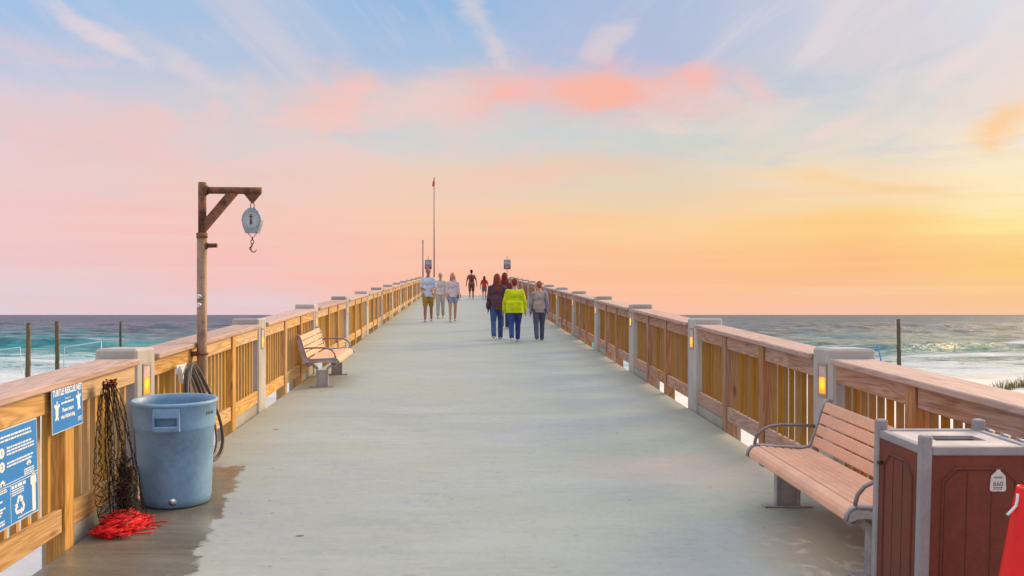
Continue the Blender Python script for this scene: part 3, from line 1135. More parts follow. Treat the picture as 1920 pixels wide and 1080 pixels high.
def make_signs():
    rnd = random.Random(5)
    W, H = 0.42, 0.275
    t = thing("turtle_net_sign", "small blue sign about the turtle rescue net, fixed to the left railing", "sign")
    t.matrix_world = sign_frame(5.225, 0.727)
    b = MB()
    b.box(0, W, 0, H, -0.002, 0.002, 0, 0)
    b.build("edge", m_edge, t)
    b = MB()
    b.box(.006, W - .006, .006, H - .006, 0.001, 0.003, 0, 0)
    b.build("panel", m_blue, t)
    T = Matrix.Translation
    text("TURTLE RESCUE NET", 0.054, m_ink, t, T((W / 2, .234, .0032)), sx=0.78, bold=0.0022)
    text("Property of", 0.017, m_ink, t, T((W / 2, .190, .0032)))
    b = MB()
    lines(b, .12, .31, [.167], .011, rnd)
    b.build("small_print", m_ink, t)
    text("Please return", 0.034, m_ink, t, T((W / 2, .124, .0032)), sx=0.85, bold=0.0012)
    text("when finished using.", 0.034, m_ink, t, T((W / 2, .085, .0032)), sx=0.70, bold=0.0012)
    for cx, cy, a in ((.062, .130, -0.05), (.360, .150, 0.1)):
        b = MB()
        M = T((cx, cy, 0)) @ Matrix.Rotation(a, 4, 'Z')
        flat_poly(b, turtle_poly(.120), .0025, .0042, M)
        b.build("turtle_emblem", m_ink, t)
    b = MB()
    lines(b, .345, .405, [.05, .04, .03], .005, rnd)
    b.build("small_print", m_ink, t)

    W, H = 0.86, 0.52
    t = thing("fishing_line_sign", "large blue information sign with recycling arrows, cut off at the left edge", "sign")
    t.matrix_world = sign_frame(4.20, 0.342)
    b = MB()
    b.box(0, W, 0, H, -0.002, 0.002, 0, 0)
    b.build("edge", m_edge, t)
    b = MB()
    b.box(.007, W - .007, .007, H - .007, 0.001, 0.003, 0, 0)
    b.build("panel", m_blue, t)
    b = MB()
    lines(b, .05, .80, [.478, .458], .010, rnd)
    lines(b, .52, .82, [.415, .398, .381], .009, rnd)
    lines(b, .52, .82, [.335, .318], .009, rnd)
    lines(b, .05, .40, [.415, .398, .381, .335, .318], .009, rnd)
    lines(b, .05, .50, [.150, .110, .095, .080, .045, .03], .009, rnd)
    lines(b, .56, .70, [.178, .166, .154], .006, rnd)
    lines(b, .62, .80, [.022], .006, rnd)
    lines(b, .70, .82, [.262, .250, .238], .007, rnd)
    lines(b, .42, .52, [.215, .204, .193], .007, rnd)
    b.build("small_print", m_ink, t)
    b = MB()
    for y in (.228, .214):
        b.box(.01, W - .01, y - .0015, y + .0015, .002, .0042, 0, 0)
    b.box(.546, .549, .012, .212, .002, .0042, 0, 0)
    b.build("dividing_lines", m_ink, t)
    b = MB()
    lines(b, .56, .72, [.196], .017, rnd)
    b.build("heading", m_ink, t)
    for cy in (.398, .326):
        b = MB()
        flat_poly(b, [(.47 + .027 * math.cos(2 * PI * k / 20), cy + .027 * math.sin(2 * PI * k / 20)) for k in range(20)], .002, .0042)
        d = b.build("number_disc", m_ink, t)
    text("1", 0.035, m_blue, t, T((.47, .398, .0046)))
    text("2", 0.035, m_blue, t, T((.47, .326, .0046)))
    # recycling tube drawing
    b = MB()
    flat_poly(b, [(.783, .015), (.822, .015), (.822, .160), (.833, .168), (.833, .205), (.818, .222), (.785, .222), (.768, .205), (.768, .168), (.783, .160)], .002, .0042)
    b.build("tube_drawing", m_ink, t)
    # three chasing arrows
    b = MB()
    for k in range(3):
        a = PI / 2 + 2 * PI * k / 3
        M = T((.645, .085, 0)) @ Matrix.Rotation(a - PI / 2, 4, 'Z')
        flat_poly(b, [(-.036, .020), (-.016, .054), (.016, .054), (.026, .037), (.037, .043), (.032, .010), (.000, .023), (.010, .029), (.004, .037), (-.004, .037), (-.020, .010)], .002, .0042, M)
    b.build("recycling_arrows", m_ink, t)
    for cx, cy in ((.755, .285), (.47, .235)):
        b = MB()
        for k in range(5):
            a = PI * (0.15 + 0.175 * k)
            M = T((cx, cy - .006, 0)) @ Matrix.Rotation(a - PI / 2, 4, 'Z')
            flat_poly(b, [(-.003, .0), (.003, .0), (.006, .024), (0, .032), (-.006, .024)], .002, .0042, M)
        b.build("shell_emblem", m_ink, t)


make_signs()


# ------------------------------------------------------------------ fish-weighing pole
def make_scale_pole():
    x, y = -2.318, 8.02
    t = thing("weighing_pole", "tall rusty gallows pole strapped to the left railing for weighing fish", "pole", (x, y, dz(y)))
    b = MB()
    b.tube([(0, 0, 0), (0, 0, 1.98)], 0.044, 16)
    b.build("lower_pipe", m_tan, t)
    b = MB()
    b.tube([(0.003, 0, 1.975), (0.003, 0, 2.445)], 0.036, 16)
    b.tube([(0, 0, 1.955), (0, 0, 1.998)], 0.049, 16)
    b.build("upper_pipe", m_rust, t)
    b = MB()
    b.tube([(0.03, 0, 2.375), (0.525, 0, 2.372)], 0.031, 14)
    b.tube([(0.030, 0, 2.375), (0.052, 0, 2.375)], 0.043, 14)
    b.build("arm", m_rust, t)
    b = MB()
    b.prism([(0.03, 2.01), (0.03, 2.12), (0.225, 2.352), (0.32, 2.350)], -0.028, 0.028)
    b.build("brace", m_rust, t)
    b = MB()
    b.prism([(0.37, 2.345), (0.525, 2.345), (0.455, 2.262), (0.437, 2.262)], -0.006, 0.006)
    b.build("hanger_plate", m_rust, t)
    b = MB()
    b.tube([(0.03, -.005, 1.885), (0.135, -.005, 1.888)], 0.020, 10)
    b.tube([(0.035, -.005, 1.885), (0.05, -.005, 1.885)], 0.032, 10)
    b.build("peg", m_rust, t)
    for z in (1.36, 1.435):
        b = MB()
        b.ball((-0.012, -0.046, z), (0.022, 0.014, 0.024))
        b.build("bolt", m_chrome, t)
    for z in (0.93, 0.28):
        b = MB()
        b.tube([(0.048 * math.cos(2 * PI * k / 16), 0.048 * math.sin(2 * PI * k / 16), z) for k in range(16)], 0.012, 6, closed=True)
        b.box(-0.09, -0.04, -0.05, 0.05, z - 0.02, z + 0.02, 0, 0.003)
        b.build("strap", m_rust, t)
    # the hanging scale
    cx = x + 0.446
    sy = y
    zt = dz(y)
    s = thing("hanging_scale", "grey dial scale with a steel hook, hanging from the rusty arm", "scale", (cx, sy, zt + 2.262))
    b = MB()
    b.tube([(0.017 * math.cos(a), 0, -0.022 + 0.026 * math.sin(a)) for a in [2 * PI * k / 14 for k in range(14)]], 0.0045, 6, closed=True)
    b.build("ring", m_rust, s)
    b = MB()
    poly = [(-0.032, -0.060), (0.032, -0.060), (0.055, -0.072), (0.080, -0.115), (0.086, -0.155), (0.080, -0.19), (0.056, -0.258), (-0.056, -0.258), (-0.080, -0.19), (-0.086, -0.155), (-0.080, -0.115), (-0.055, -0.072)]
    b.prism(poly, -0.045, 0.045)
    b.prism([(-0.03, -0.045), (0.03, -0.045), (0.045, -0.066), (-0.045, -0.066)], -0.035, 0.035)
    b.box(-0.06, 0.06, -0.048, 0.048, -0.264, -0.256, 0, 0.002)
    b.build("housing", m_scale, s)
    b = MB()
    M = Matrix.Translation((0, -0.046, -0.158)) @ Matrix.Rotation(PI / 2, 4, 'X')
    b.lathe([(0, -0.002), (0.070, -0.002), (0.070, 0.004), (0.066, 0.006), (0, 0.006)], 32, M, False)
    d = b.build("dial", m_dial, s)
    b = MB()
    for k in range(24):
        a = 2 * PI * k / 24
        M = Matrix.Translation((0, 0, -0.158)) @ Matrix.Rotation(a, 4, 'Y')
        b.box(-0.0008, 0.0008, -0.0535, -0.052, 0.053, 0.062, 0, 0, M)
    b.build("dial_marks", m_dink, d)
    b = MB()
    b.prism([(-0.011, -0.19), (0.011, -0.19), (0.006, -0.15), (0.003, -0.10), (0, -0.093), (-0.003, -0.10), (-0.006, -0.15)], -0.058, -0.0535)
    b.prism([(-0.018, -0.122), (0.018, -0.122), (0.018, -0.127), (-0.018, -0.127)], -0.058, -0.0535)
    b.build("needle", m_dink, d)
    b = MB()
    b.tube([(-0.042, 0, -0.262), (-0.012, 0, -0.298), (0, 0, -0.304), (0.012, 0, -0.298), (0.042, 0, -0.262)], 0.003, 6)
    b.tube([(0, 0, -0.300), (0, 0, -0.325)], 0.007, 8)
    b.tube([(0.013 * math.cos(a), 0, -0.343 + 0.018 * math.sin(a)) for a in [2 * PI * k / 12 for k in range(12)]], 0.0045, 6, closed=True)
    pts = [(0, 0, -0.355), (-0.004, 0, -0.375), (-0.014, 0, -0.395), (-0.012, 0, -0.415), (0.0, 0, -0.430), (0.016, 0, -0.434), (0.030, 0, -0.424), (0.037, 0, -0.405)]
    b.tube(pts, 0.005, 8, radii=[0.007, 0.007, 0.007, 0.006, 0.006, 0.005, 0.004, 0.0015])
    b.tube([(-0.018 + 0.009 * math.cos(a), 0, -0.40 + 0.012 * math.sin(a)) for a in [2 * PI * k / 10 for k in range(10)]], 0.003, 5, closed=True)
    b.build("hook", m_rust, s)


make_scale_pole()


# ------------------------------------------------------------------ litter bin and cone on the right
def make_bin():
    y0, x0, W, D, H = 3.56, 1.773, 0.46, 0.415, 1.0
    t = thing("litter_bin", "brown panelled litter bin with grey frame and slotted top at the lower right", "bin", (x0, y0, dz(y0)), (TILT, 0, 0))
    pt = 0.042
    for i, (px, py) in enumerate(((0, 0), (W - pt, 0), (0, D - pt), (W - pt, D - pt))):
        b = MB()
        b.box(px, px + pt, py, py + pt, 0, H + 0.043, 0, 0.006)
        b.build("corner_post", m_binf, t)

    def panel(M, w):
        b = MB()
        b.box(pt * .9, w - pt * .9, 0.008, 0.02, 0.05, H - 0.03, 0, 0, M)
        p = b.build("side_panel", m_brown, t)
        # octagonal moulding
        a0, a1, z0, z1, c = pt + 0.045, w - pt - 0.045, 0.14, H - 0.085, 0.050
        oct_ = [(a0, z0 + c), (a0 + c, z0), (a1 - c, z0), (a1, z0 + c), (a1, z1 - c), (a1 - c, z1), (a0 + c, z1), (a0, z1 - c)]
        b = MB()
        b.tube([M @ Vector((a, 0.008, z)) for a, z in oct_], 0.0055, 6, closed=True)
        b.build("moulding", m_brown, p)
        b = MB()
        oct2 = [(a + (0.008 if a < w / 2 else -0.008), z + (0.008 if z < H / 2 else -0.008)) for a, z in oct_]
        b.tube([M @ Vector((a, 0.0088, z)) for a, z in oct2], 0.0022, 4, closed=True)
        for k in (1, 2):
            a = a0 + (a1 - a0) * k / 3
            b.box(a - 0.0012, a + 0.0012, 0.0066, 0.009, z0 + 0.012, z1 - 0.012, 0, 0, M)
        b.build("groove", m_groove, p)
    panel(Matrix.Identity(4), W)
    panel(Matrix(((0, 1, 0, 0), (1, 0, 0, 0), (0, 0, 1, 0), (0, 0, 0, 1))), D)
    panel(Matrix(((0, -1, 0, W), (1, 0, 0, 0), (0, 0, 1, 0), (0, 0, 0, 1))), D)
    panel(Matrix(((1, 0, 0, 0), (0, -1, 0, D), (0, 0, 1, 0), (0, 0, 0, 1))), W)
    # rims between the posts
    for n, (a, b_, c, d) in enumerate(((pt, W - pt, 0.004, 0.04), (pt, W - pt, D - 0.04, D - 0.004), (0.004, 0.04, pt, D - pt), (W - 0.04, W - 0.004, pt, D - pt))):
        b = MB()
        b.box(a, b_, c, d, H - 0.034, H, 0, 0.004)
        b.build("top_rim", m_binf, t)
        b = MB()
        b.box(a, b_, c, d, 0.0, 0.05, 0, 0.004)
        b.build("base_rim", m_binf, t)
    # slab top with a slot
    sx0, sx1, sy0, sy1 = 0.14, W - 0.115, D * 0.40, D * 0.66
    b = MB()
    zt0, zt1 = H - 0.022, H - 0.006
    b.box(0.03, W - 0.03, 0.03, sy0, zt0, zt1, 0, 0)
    b.box(0.03, W - 0.03, sy1, D - 0.03, zt0, zt1, 0, 0)
    b.box(0.03, sx0, sy0 + .0001, sy1 - .0001, zt0, zt1, 0, 0)
    b.box(sx1, W - 0.03, sy0 + .0001, sy1 - .0001, zt0, zt1, 0, 0)
    b.build("top", m_bint, t)
    b = MB()
    b.box(sx0, sx1, sy1 - 0.002, sy1 + 0.004, H - 0.16, zt0 - .001, 0, 0)
    b.box(sx0, sx1, sy0 - 0.004, sy0 + 0.002, H - 0.16, zt0 - .001, 0, 0)
    b.box(sx0 - 0.004, sx0 + 0.002, sy0, sy1, H - 0.16, zt0 - .001, 0, 0)
    b.box(sx1 - 0.002, sx1 + 0.004, sy0, sy1, H - 0.16, zt0 - .001, 0, 0)
    b.box(sx0, sx1, sy0, sy1, H - 0.17, H - 0.16, 0, 0)
    b.build("chute", m_groove, t)  # slot lining coloured dark to stand for the shade inside
    b = MB()
    for yy in (0.09, 0.20, 0.31):
        b.tube([(W - 0.002, yy, H + 0.004), (W - 0.002, yy + 0.06, H + 0.004)], 0.006, 8)
    b.build("hinge", m_chrome, t)
    b = MB()
    b.tube([(-0.012, D - 0.07, H - 0.135), (0.006, D - 0.07, H - 0.135)], 0.008, 8)
    b.build("latch", m_black, t)
    # bottle-shaped sticker on the front
    cx, cz, h = 0.300, 0.826, 0.086
    half = [(0.18, 1.0), (0.18, 0.93), (0.62, 0.72), (0.68, 0.55), (0.74, 0.15), (0.70, 0.04), (0.55, 0.0), (0.10, 0.0), (0.0, 0.03)]
    poly = [(cx + a * h * .5, cz + c * h) for a, c in half] + [(cx - a * h * .5, cz + c * h) for a, c in reversed(half[:-1])]
    b = MB()
    b.prism(poly, 0.0040, 0.0062)
    st = b.build("sticker", m_stick, t)
    M = Matrix.Translation((cx, 0.0036, cz + h * .34)) @ Matrix.Rotation(PI / 2, 4, 'X')
    text("660", 0.027, m_dink, st, M, ext=0.0004)
    b = MB()
    rnd = random.Random(9)
    Mx = Matrix.Translation((cx, 0.0036, cz)) @ Matrix.Rotation(PI / 2, 4, 'X')
    for yy in (.18, .11):
        x = -.018
        while x < .017:
            w = rnd.uniform(.002, .006)
            b.box(x, x + w, h * yy - .0014, h * yy + .0014, -.0004, .0004, 0, 0, Mx)
            x += w + .0015
    b.build("small_print", m_dink, st)
    b = MB()
    b.box(-0.017, 0.017, h * .60, h * .68, -.0004, .0004, 0, 0, Mx)
    b.build("green_band", m_green, st)


make_bin()


def make_cone():
    x, y = 1.985, 3.20
    t = thing("traffic_cone", "bright red traffic cone standing in front of the brown litter bin", "traffic cone", (x - .03, y, dz(y)), (TILT, 0, 0))
    b = MB()
    b.lathe([(0.155, 0.03), (0.15, 0.05), (0.033, 0.925), (0.031, 0.934), (0.026, 0.936), (0.024, 0.92), (0.14, 0.03)], 36)
    b.build("body", m_cone, t)
    b = MB()
    b.box(-0.19, 0.19, -0.19, 0.19, 0.0, 0.032, 0, 0.012)
    b.build("base", m_black, t)
    b = MB()
    b.tube([(-0.036, -.01, 0.912), (-0.038, -.012, 0.895), (-0.042, -.012, 0.870), (-0.062, -.012, 0.848), (-0.072, -.012, 0.838)], 0.005, 6)
    b.build("tie_string", m_white, t)


make_cone()


# ------------------------------------------------------------------ distant poles, signs and the flag
def at(px, Y):
    return (px - VX) / FPX * Y


def make_far():
    Y = 62.0
    x = at(814, Y)
    t = thing("flagpole", "tall thin flagpole with a limp red flag at the top of the ramp", "flagpole", (x, Y, dz(Y)))
    top = (HY - 334) / FPX * Y + 1.70 - dz(Y)
    b = MB()
    b.tube([(0, 0, 0), (0, 0, top)], 0.05, 10, radii=[0.055, 0.032])
    b.ball((0, 0, top), (0.05, 0.05, 0.05))
    b.build("pole", m_pole, t)
    b = MB()
    poly = [(0.02, top - 0.06), (-0.03, top - 0.10), (-0.10, top - 0.28), (-0.14, top - 0.50), (-0.09, top - 0.60), (-0.03, top - 0.52), (0.02, top - 0.60), (0.06, top - 0.35)]
    b.prism(poly, -0.02, 0.02)
    b.build("flag", m_flag, t)
    Y = 51.5
    x = -2.33
    t = thing("bare_pole", "thin dark bare pole at the far end of the left railing", "pole", (x, Y, dz(Y)))  # plain pole, carries no lamp
    top = (HY - 450) / FPX * Y + 1.70 - dz(Y)
    b = MB()
    b.tube([(0, 0, 0), (0, 0, top)], 0.04, 8)
    b.box(-0.09, 0.09, -0.09, 0.09, 0, 0.02, 0, 0.003)
    b.build("pole_shaft", m_pole, t)
    for px, Y, lab in ((803, 55.5, "small distant grey and maroon notice sign on the left, beside the flagpole"), (951, 55.5, "small distant grey and maroon notice sign above the walking group")):
        x = at(px, Y)
        t = thing("notice_sign", lab, "sign", (x, Y, dz(Y)), group="distant notice signs at the top of the ramp")
        zz = lambda py: (HY - py) / FPX * Y + 1.70 - dz(Y)
        b = MB()
        b.tube([(0, 0, 0), (0, 0, zz(480))], 0.022, 8)
        b.build("sign_post", m_pole, t)
        b = MB()
        b.box(-0.21, 0.21, -0.045, -0.024, zz(496.5), zz(487), 0, 0.003)
        b.build("upper_panel", m_fsign, t)
        b = MB()
        b.box(-0.21, 0.21, -0.045, -0.024, zz(505), zz(496.6), 0, 0.003)
        b.build("lower_panel", m_fsign2, t)
        b = MB()
        rnd = random.Random(2)
        for py in (489.5, 492, 494.5, 499, 502):
            b.box(-0.15, 0.15 - rnd.uniform(0, .12), -0.047, -0.044, zz(py) - .012, zz(py) + .012, 0, 0)
        b.build("small_print", m_edge, t)


make_far()


# ------------------------------------------------------------------ sand, sea
SEA = -4.0


def shore(x):
    return 80 + 0.10 * np.clip(x, -60, 90)


def beach_z(x, y):
    x = np.asarray(x, float)
    y = np.asarray(y, float)
    d = shore(x) - y
    z = np.where(d > 0, SEA + 0.03 * d + 0.0002 * d * d, SEA + 0.035 * d)
    z = np.maximum(z, SEA - 4)
    z = np.minimum(z, SEA + 2.1)
    z = z + 0.75 * np.exp(-((x - 30) / 9.0) ** 2 - ((y - 43) / 8.0) ** 2)
    z = z + 0.5 * np.exp(-((x - 22) / 7.0) ** 2 - ((y - 30) / 8.0) ** 2)
    z = z + 0.04 * np.sin(x * 0.9 + 0.4 * y) * np.sin(y * 0.7) + 0.02 * np.sin(2.3 * x - 1.1 * y)
    return z


def grid_mesh(name, X, Y, Z):
    ny, nx = X.shape
    co = np.stack([X, Y, Z], -1).reshape(-1, 3)
    idx = np.arange(ny * nx).reshape(ny, nx)
    q = np.stack([idx[:-1, :-1], idx[:-1, 1:], idx[1:, 1:], idx[1:, :-1]], -1).reshape(-1, 4)
    me = bpy.data.meshes.new(name)
    me.vertices.add(len(co))
    me.vertices.foreach_set("co", co.astype(np.float32).ravel())
    me.loops.add(q.size)
    me.loops.foreach_set("vertex_index", q.astype(np.int32).ravel())
    me.polygons.add(len(q))
    me.polygons.foreach_set("loop_start", (np.arange(len(q)) * 4).astype(np.int32))
    me.polygons.foreach_set("loop_total", np.full(len(q), 4, np.int32))
    me.update()
    me.validate()
    me.polygons.foreach_set("use_smooth", np.ones(len(q), bool))
    return me


def build_sand():
    m, N, b = new_mat("white_sand")
    g = N.node('ShaderNodeNewGeometry')
    P = g.outputs['Position']
    px, py, pz = N.sep(P)
    n1 = N.noise(P, 0.25, 5, 0.6)
    n2 = N.noise(P, 2.6, 5, 0.65)
    n3 = N.noise(P, 40, 3, 0.6)
    col = N.mix(N.smooth(n1, 0.3, 0.7), (0.62, 0.585, 0.54), (0.78, 0.75, 0.71))
    col = N.mix(N.smooth(n2, 0.5, 0.75, 0, 0.35), col, (0.50, 0.46, 0.41))
    wetl = N.smooth(N.add(pz, N.mul(N.sub(n1, 0.5), 0.4)), SEA + 0.32, SEA + 0.12)
    col = N.mix(N.mul(wetl, 0.35), col, (0.47, 0.46, 0.45))
    N.put(b.inputs['Base Color'], col)
    N.put(b.inputs['Roughness'], N.sub(0.9, N.mul(wetl, 0.6)))
    bump(N, b, N.add(N.mul(n2, 0.8), N.mul(n3, 0.12)), 0.12, 0.6)
    xs = np.linspace(-150, 170, 321)
    ys = np.linspace(-40, 130, 171)
    X, Y = np.meshgrid(xs, ys)
    o = obj("beach", grid_mesh("beach", X, Y, beach_z(X, Y)), m)
    tag(o, kind="structure")


build_sand()


def build_sea():
    m, N, b = new_mat("sea_water")
    g = N.node('ShaderNodeNewGeometry')
    P = g.outputs['Position']
    px, py, pz = N.sep(P)
    flat = N.xyz(px, py, 0.0)
    w1 = N.noise(N.vscale(flat, (0.018, 0.05, 1)), 1.0, 4, 0.6)
    w2 = N.noise(N.vscale(flat, (0.07, 0.25, 1)), 1.0, 5, 0.65, 0.5)
    lace = N.noise(N.vscale(flat, (0.35, 1.1, 1)), 1.0, 6, 0.72, 0.8)
    yy = N.sub(py, N.mul(N.m('MINIMUM', N.m('MAXIMUM', px, -60.0), 90.0), 0.10))
    yw = N.add(yy, N.add(N.mul(N.sub(w1, 0.5), 60.0), N.mul(N.sub(w2, 0.5), 24.0)))
    f = N.m('DIVIDE', N.m('LOGARITHM', N.m('DIVIDE', N.m('MAXIMUM', yw, 60.0), 60.0), 10.0), 1.7)

    def lp(d): return math.log10(d / 60) / 1.7
    col = N.ramp(f, [(0.0, (0.36, 0.56, 0.58)), (lp(95), (0.20, 0.50, 0.52)), (lp(125), (0.06, 0.41, 0.42)), (lp(170), (0.012, 0.34, 0.35)), (lp(230), (0.018, 0.22, 0.26)),
                     (lp(330), (0.02, 0.085, 0.15)), (lp(800), (0.022, 0.05, 0.115)), (1.0, (0.022, 0.042, 0.10))])
    # light and dark of wave faces painted as patches, far out long and thin
    a1 = N.noise(N.vscale(flat, (0.016, 0.07, 1)), 1.0, 6, 0.7, 0.3)
    a2 = N.noise(N.vscale(flat, (0.09, 0.30, 1)), 1.0, 5, 0.7, 0.3)
    pat = N.add(N.mul(a1, 0.5), N.mul(a2, 0.5))
    col = N.mix(N.smooth(pat, 0.46, 0.62, 0.0, 0.55), col, (0.012, 0.03, 0.05))
    col = N.mix(N.smooth(pat, 0.50, 0.34, 0.0, 0.35), col, (0.20, 0.28, 0.32))
    lg = N.m('LOGARITHM', N.m('MAXIMUM', yy, 30.0), 2.718282)
    dash = N.noise(N.xyz(N.mul(px, 0.13), N.mul(lg, 13.0), 0.0), 1.0, 7, 0.75, 0.2)
    dash2 = N.noise(N.xyz(N.mul(px, 0.03), N.mul(lg, 7.0), 4.0), 1.0, 5, 0.65, 0.35)
    dk = N.smooth(N.add(N.mul(dash, 0.75), N.mul(dash2, 0.25)), 0.45, 0.56)
    col = N.mix(N.smooth(px, 15, 60, 0.0, 0.62), col, (0.055, 0.11, 0.145))
    col = N.mix(N.mul(dk, 0.7), col, N.vscale(col, (0.40, 0.46, 0.56)))  # dashes darken the water colour like shaded wave faces
    tl = N.node('ShaderNodeAttribute', attribute_name="teal")
    col = N.mix(N.mul(tl.outputs['Fac'], 0.85), col, N.mix(N.smooth(px, -20, 30), (0.02, 0.32, 0.31), (0.07, 0.23, 0.19)))
    # foam
    near = N.smooth(N.add(yw, N.smooth(px, -20, 30, 0, 12)), 134, 84)
    foam = N.m('MULTIPLY', near, N.smooth(N.add(lace, N.mul(near, 0.30)), 0.56, 0.68), clamp=True)
    streak = N.smooth(N.noise(N.vscale(flat, (0.03, 0.5, 1)), 1.0, 5, 0.65, 0.6), 0.54, 0.62)
    foam2 = N.mul(N.mul(streak, N.smooth(yw, 185, 115)), N.smooth(lace, 0.40, 0.56))
    at_ = N.node('ShaderNodeAttribute', attribute_name="foam")
    foam3 = N.m('MULTIPLY', at_.outputs['Fac'], N.smooth(N.add(lace, N.mul(at_.outputs['Fac'], 0.35)), 0.50, 0.66), clamp=True)
    caps = N.mul(N.smooth(N.noise(N.vscale(flat, (0.12, 0.5, 1)), 1.0, 5, 0.75, 0.4), 0.665, 0.70), N.smooth(yw, 700, 200))
    fo = N.m('MAXIMUM', N.m('MAXIMUM', foam, foam2), N.m('MAXIMUM', foam3, N.mul(caps, 0.6)))
    col = N.mix(N.mul(fo, 0.92), col, (0.80, 0.83, 0.84))
    N.put(b.inputs['Base Color'], col)
    N.put(b.inputs['Roughness'], N.add(N.smooth(py, 80, 900, 0.16, 0.30), N.mul(fo, 0.5)))
    b.inputs['IOR'].default_value = 1.333
    N.put(b.inputs['Specular IOR Level'], N.m('MAXIMUM', N.sub(N.sub(0.40, N.mul(dk, 0.34)), N.mul(fo, 0.15)), 0.05))
    # ripples
    r1 = N.noise(N.vscale(flat, (0.5, 1.3, 1)), 1.0, 6, 0.7)
    r2 = N.noise(N.vscale(flat, (0.10, 0.32, 1)), 1.0, 5, 0.65)
    h = N.add(N.add(N.mul(r1, 0.5), N.mul(r2, 1.6)), N.mul(dash, 0.8))
    bump(N, b, h, 1.0, 1.0)

    ds = [62.0]
    while ds[-1] < 30000:
        ds.append(ds[-1] + max(0.45, ds[-1] * (0.007 if ds[-1] < 500 else 0.03)))
    ys = np.array(ds)
    fan = np.concatenate([np.linspace(-3, -0.66, 24), np.linspace(-0.65, 0.8, 520), np.linspace(0.82, 3, 24)])
    Y = np.repeat(ys[:, None], len(fan), 1)
    X = Y * fan[None, :]
    Z = np.full_like(X, SEA)
    rng = np.random.default_rng(4)
    sp = np.gradient(ys)[:, None]
    for lam in [70, 48, 34, 26, 19, 14, 11, 8.5, 6.5, 5, 4, 3.1, 2.4, 1.9]:
        for r in range(4):
            th = rng.normal(0, 0.45)
            kx, ky = math.sin(th) * 2 * PI / lam, math.cos(th) * 2 * PI / lam
            ph = rng.uniform(0, 6.3) + 0.8 * np.sin(X * 0.021 + rng.uniform(0, 6)) + 0.7 * np.sin(Y * 0.013 + X * 0.008 + rng.uniform(0, 6))
            amp = 0.0125 * lam ** 0.78
            fade = np.clip((lam / sp - 2.5) / 3, 0, 1)
            grp = 0.55 + 0.45 * np.sin(X * rng.uniform(0.01, 0.05) + Y * rng.uniform(0.01, 0.04) + rng.uniform(0, 6))
            wv = np.sin(kx * X + ky * Y + ph)
            Z += amp * fade * grp * (wv + 0.35 * wv * wv - 0.17)
    foam = np.zeros_like(X)
    teal = np.zeros_like(X)
    # breaking rollers: centre x, centre y, half length, height, width
    for cx, cy, hl, ht, w in ((82, 131, 40, 1.5, 3.4), (-92, 196, 34, 0.9, 4.5), (-60, 150, 24, 0.5, 3.0), (44, 112, 26, 0.35, 2.0), (-120, 178, 25, 0.6, 4.0), (-48, 108, 25, 0.3, 2.0), (110, 165, 40, 0.5, 3.5), (-30, 125, 14, 0.35, 2.4)):
        yc = cy + 3.0 * np.sin(X * 0.06 + cx) + 1.2 * np.sin(X * 0.21 + cy)
        env = np.exp(-((X - cx) / hl) ** 4) * (0.75 + 0.25 * np.sin(X * 0.13 + cy))
        u = (Y - yc) / w
        ridge = np.where(u < 0, np.exp(-(u / 0.8) ** 2), np.exp(-(u / 1.7) ** 2))
        Z += ht * env * ridge
        foam = np.maximum(foam, env * np.exp(-((u + 2.3) / 1.1) ** 2) * 0.95)
        foam = np.maximum(foam, env * np.exp(-((u - 0.1) / 0.35) ** 2) * (0.45 + 0.5 * np.sin(X * 0.09 + cy * 2)))
        if ht > 0.8:
            foam = foam * (1 - 0.5 * env * np.exp(-(u / 0.6) ** 2))
            teal = np.maximum(teal, env * np.exp(-((u + 0.9) / 1.0) ** 2))
    # swash lines along the beach
    sh = shore(X)
    for off, wd, am in ((3, 1.6, 1.0), (11, 2.2, 0.9), (20, 2.6, 0.75), (30, 2.5, 0.6)):
        yc = sh + off + 1.8 * np.sin(X * 0.08 + off) + 0.8 * np.sin(X * 0.23 + 2 * off)
        foam = np.maximum(foam, am * np.exp(-((Y - yc) / wd) ** 2))
    depth_fade = np.clip((Y - sh) / 25, 0.12, 1)
    Z = SEA + (Z - SEA) * depth_fade
    me = grid_mesh("sea", X, Y, Z)
    at = me.attributes.new("foam", 'FLOAT', 'POINT')
    at.data.foreach_set("value", np.clip(foam, 0, 1).astype(np.float32).ravel())
    at2 = me.attributes.new("teal", 'FLOAT', 'POINT')
    at2.data.foreach_set("value", np.clip(teal, 0, 1).astype(np.float32).ravel())
    tag(obj("sea", me, m), kind="structure")


build_sea()


# ------------------------------------------------------------------ piles and tube frames on the beach
def make_pile(px, ytop, ybase, label, lean=0.0, proto=[None]):
    Y = FPX * 5.7 / (ybase - HY)
    x = at(px, Y)
    top = (HY - ytop) / FPX * Y + 1.70
    t = thing("wooden_pile", label, "pile", (x, Y, SEA - 1.0), (0, lean, 0), "weathered wooden piles standing in the surf")
    h = top - (SEA - 1.0)
    b = MB()
    r = 0.20
    n = 14
    rnd = random.Random(px)
    b.tube([(0.02 * math.sin(2.1 * k + px), 0, h * k / n) for k in range(n + 1)], r, 12, radii=[r * (1.1 - 0.2 * k / n) * rnd.uniform(.95, 1.05) for k in range(n + 1)])
    b.build("shaft", w_pile, t)
    b = MB()
    b.tube([(0, 0, h - 0.02), (0, 0, h + 0.03)], r * 0.97, 12)
    b.build("pile_cap", w_pile, t)


make_pile(52, 606, 716, "leftmost weathered wooden pile standing in the surf", 0.012)
make_pile(108, 603, 702, "weathered wooden pile in the surf, second from the left edge", -0.012)
make_pile(226, 603, 654, "short distant wooden pile in the water, seen above the left railing post")
make_pile(1686, 599, 690, "lone weathered wooden pile in the surf on the right side", -0.012)


